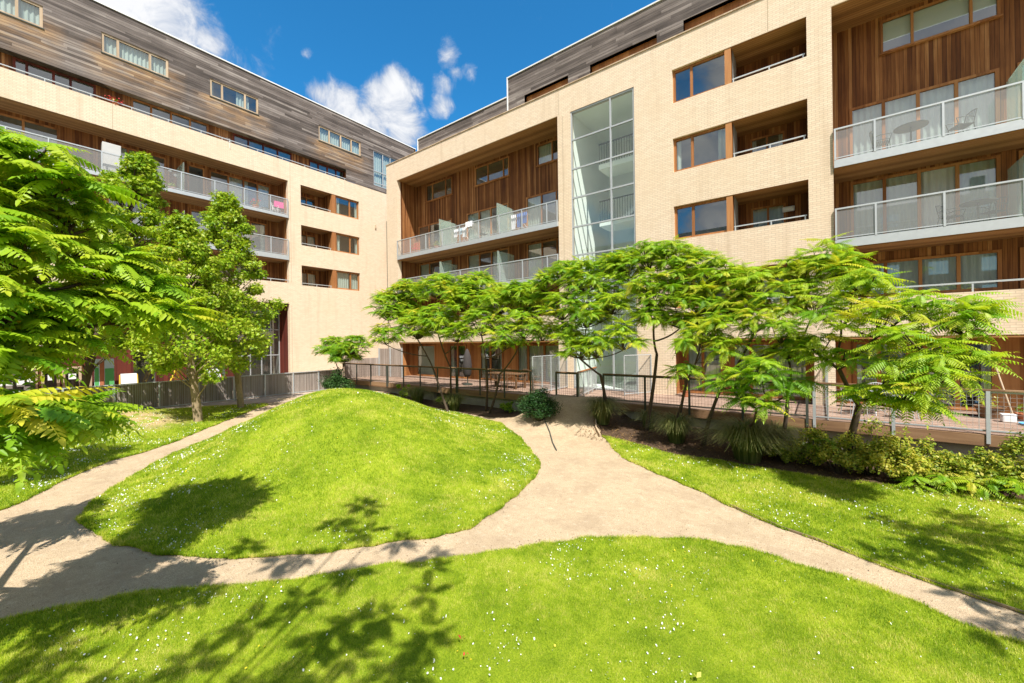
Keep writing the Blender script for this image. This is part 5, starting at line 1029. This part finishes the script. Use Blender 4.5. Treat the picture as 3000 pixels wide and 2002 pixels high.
def tussock(x, y, r, h, label, n=420, tv=.4):
    r *= 1.12; h *= 1.12; n = int(n*1.9); tv += .12; g = th(x, y); t = thing('grass_clump', (x, y, g), label, 'grass clump', 'ornamental grass clumps in the beds')
    V = np.empty((n, 5, 2, 3)); a = rng.uniform(0, 2*math.pi, n); rr = r*rng.random(n)**.5*.28; o = rng.uniform(.35, 1.1, n)*r; hh = h*rng.uniform(.6, 1.1, n); w_ = rng.uniform(.005, .010, n)
    for k in range(5):
        s = k/4; rad_ = rr+o*s**1.5; z = hh*(2.5*s-1.85*s*s)*1.05; cx = x+np.cos(a)*rad_; cy = y+np.sin(a)*rad_; ww = w_*(1-.8*s)
        V[:, k, 0] = np.stack([cx-np.sin(a)*ww, cy+np.cos(a)*ww, g+z], 1); V[:, k, 1] = np.stack([cx+np.sin(a)*ww, cy-np.cos(a)*ww, g+z], 1)
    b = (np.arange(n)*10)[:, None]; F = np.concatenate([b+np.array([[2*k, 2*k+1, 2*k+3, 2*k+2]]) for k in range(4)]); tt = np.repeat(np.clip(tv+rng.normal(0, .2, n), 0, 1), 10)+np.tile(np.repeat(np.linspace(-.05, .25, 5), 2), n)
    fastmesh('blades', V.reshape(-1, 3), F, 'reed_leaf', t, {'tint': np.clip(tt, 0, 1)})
tussock(-6.0, 13.0, .75, .85, 'olive grass clump beside the pale edging board of the ramp', 520); tussock(-3.35, 12.3, .7, .75, 'grass clump between sumac stems in the shaded bed', 460); tussock(-1.5, 11.85, .95, .95, 'largest arching grass clump at the lawn edge', 760, .5); tussock(-1.0, 12.9, .7, .8, 'grass clump half hidden behind the largest one', 400, .45)
tussock(-16.6, 13.7, .8, .8, 'olive grass clump behind the mound crest, left', 400); tussock(-13.6, 13.4, .7, .75, 'olive grass clump behind the mound crest, right', 400); tussock(-4.6, 13.6, .5, .6, 'small grass clump under the curved sumac', 260)
# leaf litter and a few fallen leaves
n = 5200; x = rng.uniform(-6.3, 4.5, n); y = rng.uniform(11.4, 14.7, n); P = np.stack([x, y, terrain(x, y)+.03], 1); V, F, t_ = leaf_quads(P, .06, 2.5, None, .75, .25)
tag(fastmesh('leaf_litter', V, F, 'litter_leaf', attrs={'tint': np.clip(t_-.25, 0, 1)}), 'dry fallen leaves scattered over the soil of the right bed', 'leaf litter', kind='stuff')
for k, (px, py, lb) in enumerate([(1595, 1562, 'orange fallen leaf lying in the grass at the bottom edge'), (1065, 1512, 'red fallen leaf in the front lawn, the lower of two'), (1055, 1472, 'red fallen leaf in the front lawn, the upper of two')]):
    r = ray(px, py); p = EYE+r*((.05-EYE.z)/r.z); V, F, t_ = leaf_quads(np.array([[p.x, p.y, .10], [p.x+.03, p.y+.02, .105]]), .045 if k else .07, 1.5, None, .5, .1)
    tag(fastmesh('fallen_leaf', V, F, 'red_leaf' if k else 'shrub_leaf', attrs={'tint': np.clip(t_+(.4 if not k else 0), 0, 1)}), lb, 'leaf', 'fallen leaves on the front lawn')

# block across the garden, seen only as a reflection in the windows
OB = thing('apartment_building', (0, -32, 0), 'long brick block across the garden, mirrored darkly in the bay windows', 'building')
m = MB(); oh_ = [(x, x+1.6, z, z+1.5) for x in range(-30, 36, 4) for z in (1, 4, 7, 10, 13, 16)]
Om = lambda u, d, z: (u, -26-d, z)
wall(m, Om, -34, 38, -.2, 18.5, 0, oh_, .25); m.box(-34, 38, -38, -26.5, 18.4, 18.5); m.box(-8, 4, -34, -28, 18.5, 22.5); m.box(14, 15, -30, -29, 18.5, 21); m.build('brick_wall', 'room_wall', OB)
for a, b, c_, e_ in oh_: f = MB(); fbox(f, Om, a, b, .1, .16, c_, e_); f.build('window', 'window_glass', OB)

# low suckering plants with pinnate leaves at the bed edge
for x, y, h, lb, sd_ in [(2.25, 11.85, .35, 'low fern-like green plant spilling onto the right lawn below the shrubs', 3), (-.15, 12.35, .75, 'young sumac shoot with fresh leaves left of the forked trunk', 4), (1.75, 11.75, .3, 'small bright green plant at the foot of the yellow shrubs', 5), (2.9, 12.0, .4, 'fern-like plant at the lawn edge nearest the right side', 6)]:
    random.seed(sd_); g = th(x, y); t = thing('sumac_sucker', (x, y, g), lb, 'plant', 'low plants at the bed edge'); R = [(Vector((x+random.gauss(0, .16), y+random.gauss(0, .12), g+h*random.uniform(.4, 1.1))), Vector((0, 0, 0))) for _ in range(5)]
    m = MB(); [m.tube([(x, y, g-.02), tuple(p)], [.012, .006], 5, False) for p, _ in R]; m.build('stem', 'bark_dark', t); fronds('foliage', R, t, TPL, .40, (6, 8), tv=.5)
# grit, twigs and dry leaves gathered along the path edges
x = rng.uniform(-17, 5, 90000); y = rng.uniform(-1, 13, 90000); s_ = bil(LAWN_S, x, y); k = (s_ < .01) & (s_ > -.5) & (rng.random(len(x)) < np.exp(s_/.10)*.8+.025); x, y = x[k], y[k]
V, F, t_ = leaf_quads(np.stack([x, y, bil(GH, x, y)+.006], 1), .022, 4, None, .5, .3)
tag(fastmesh('path_litter', V, F, 'litter_leaf', attrs={'tint': t_}), 'crumbs of dry leaf and grit gathered along the gravel path edges', 'litter', kind='stuff')
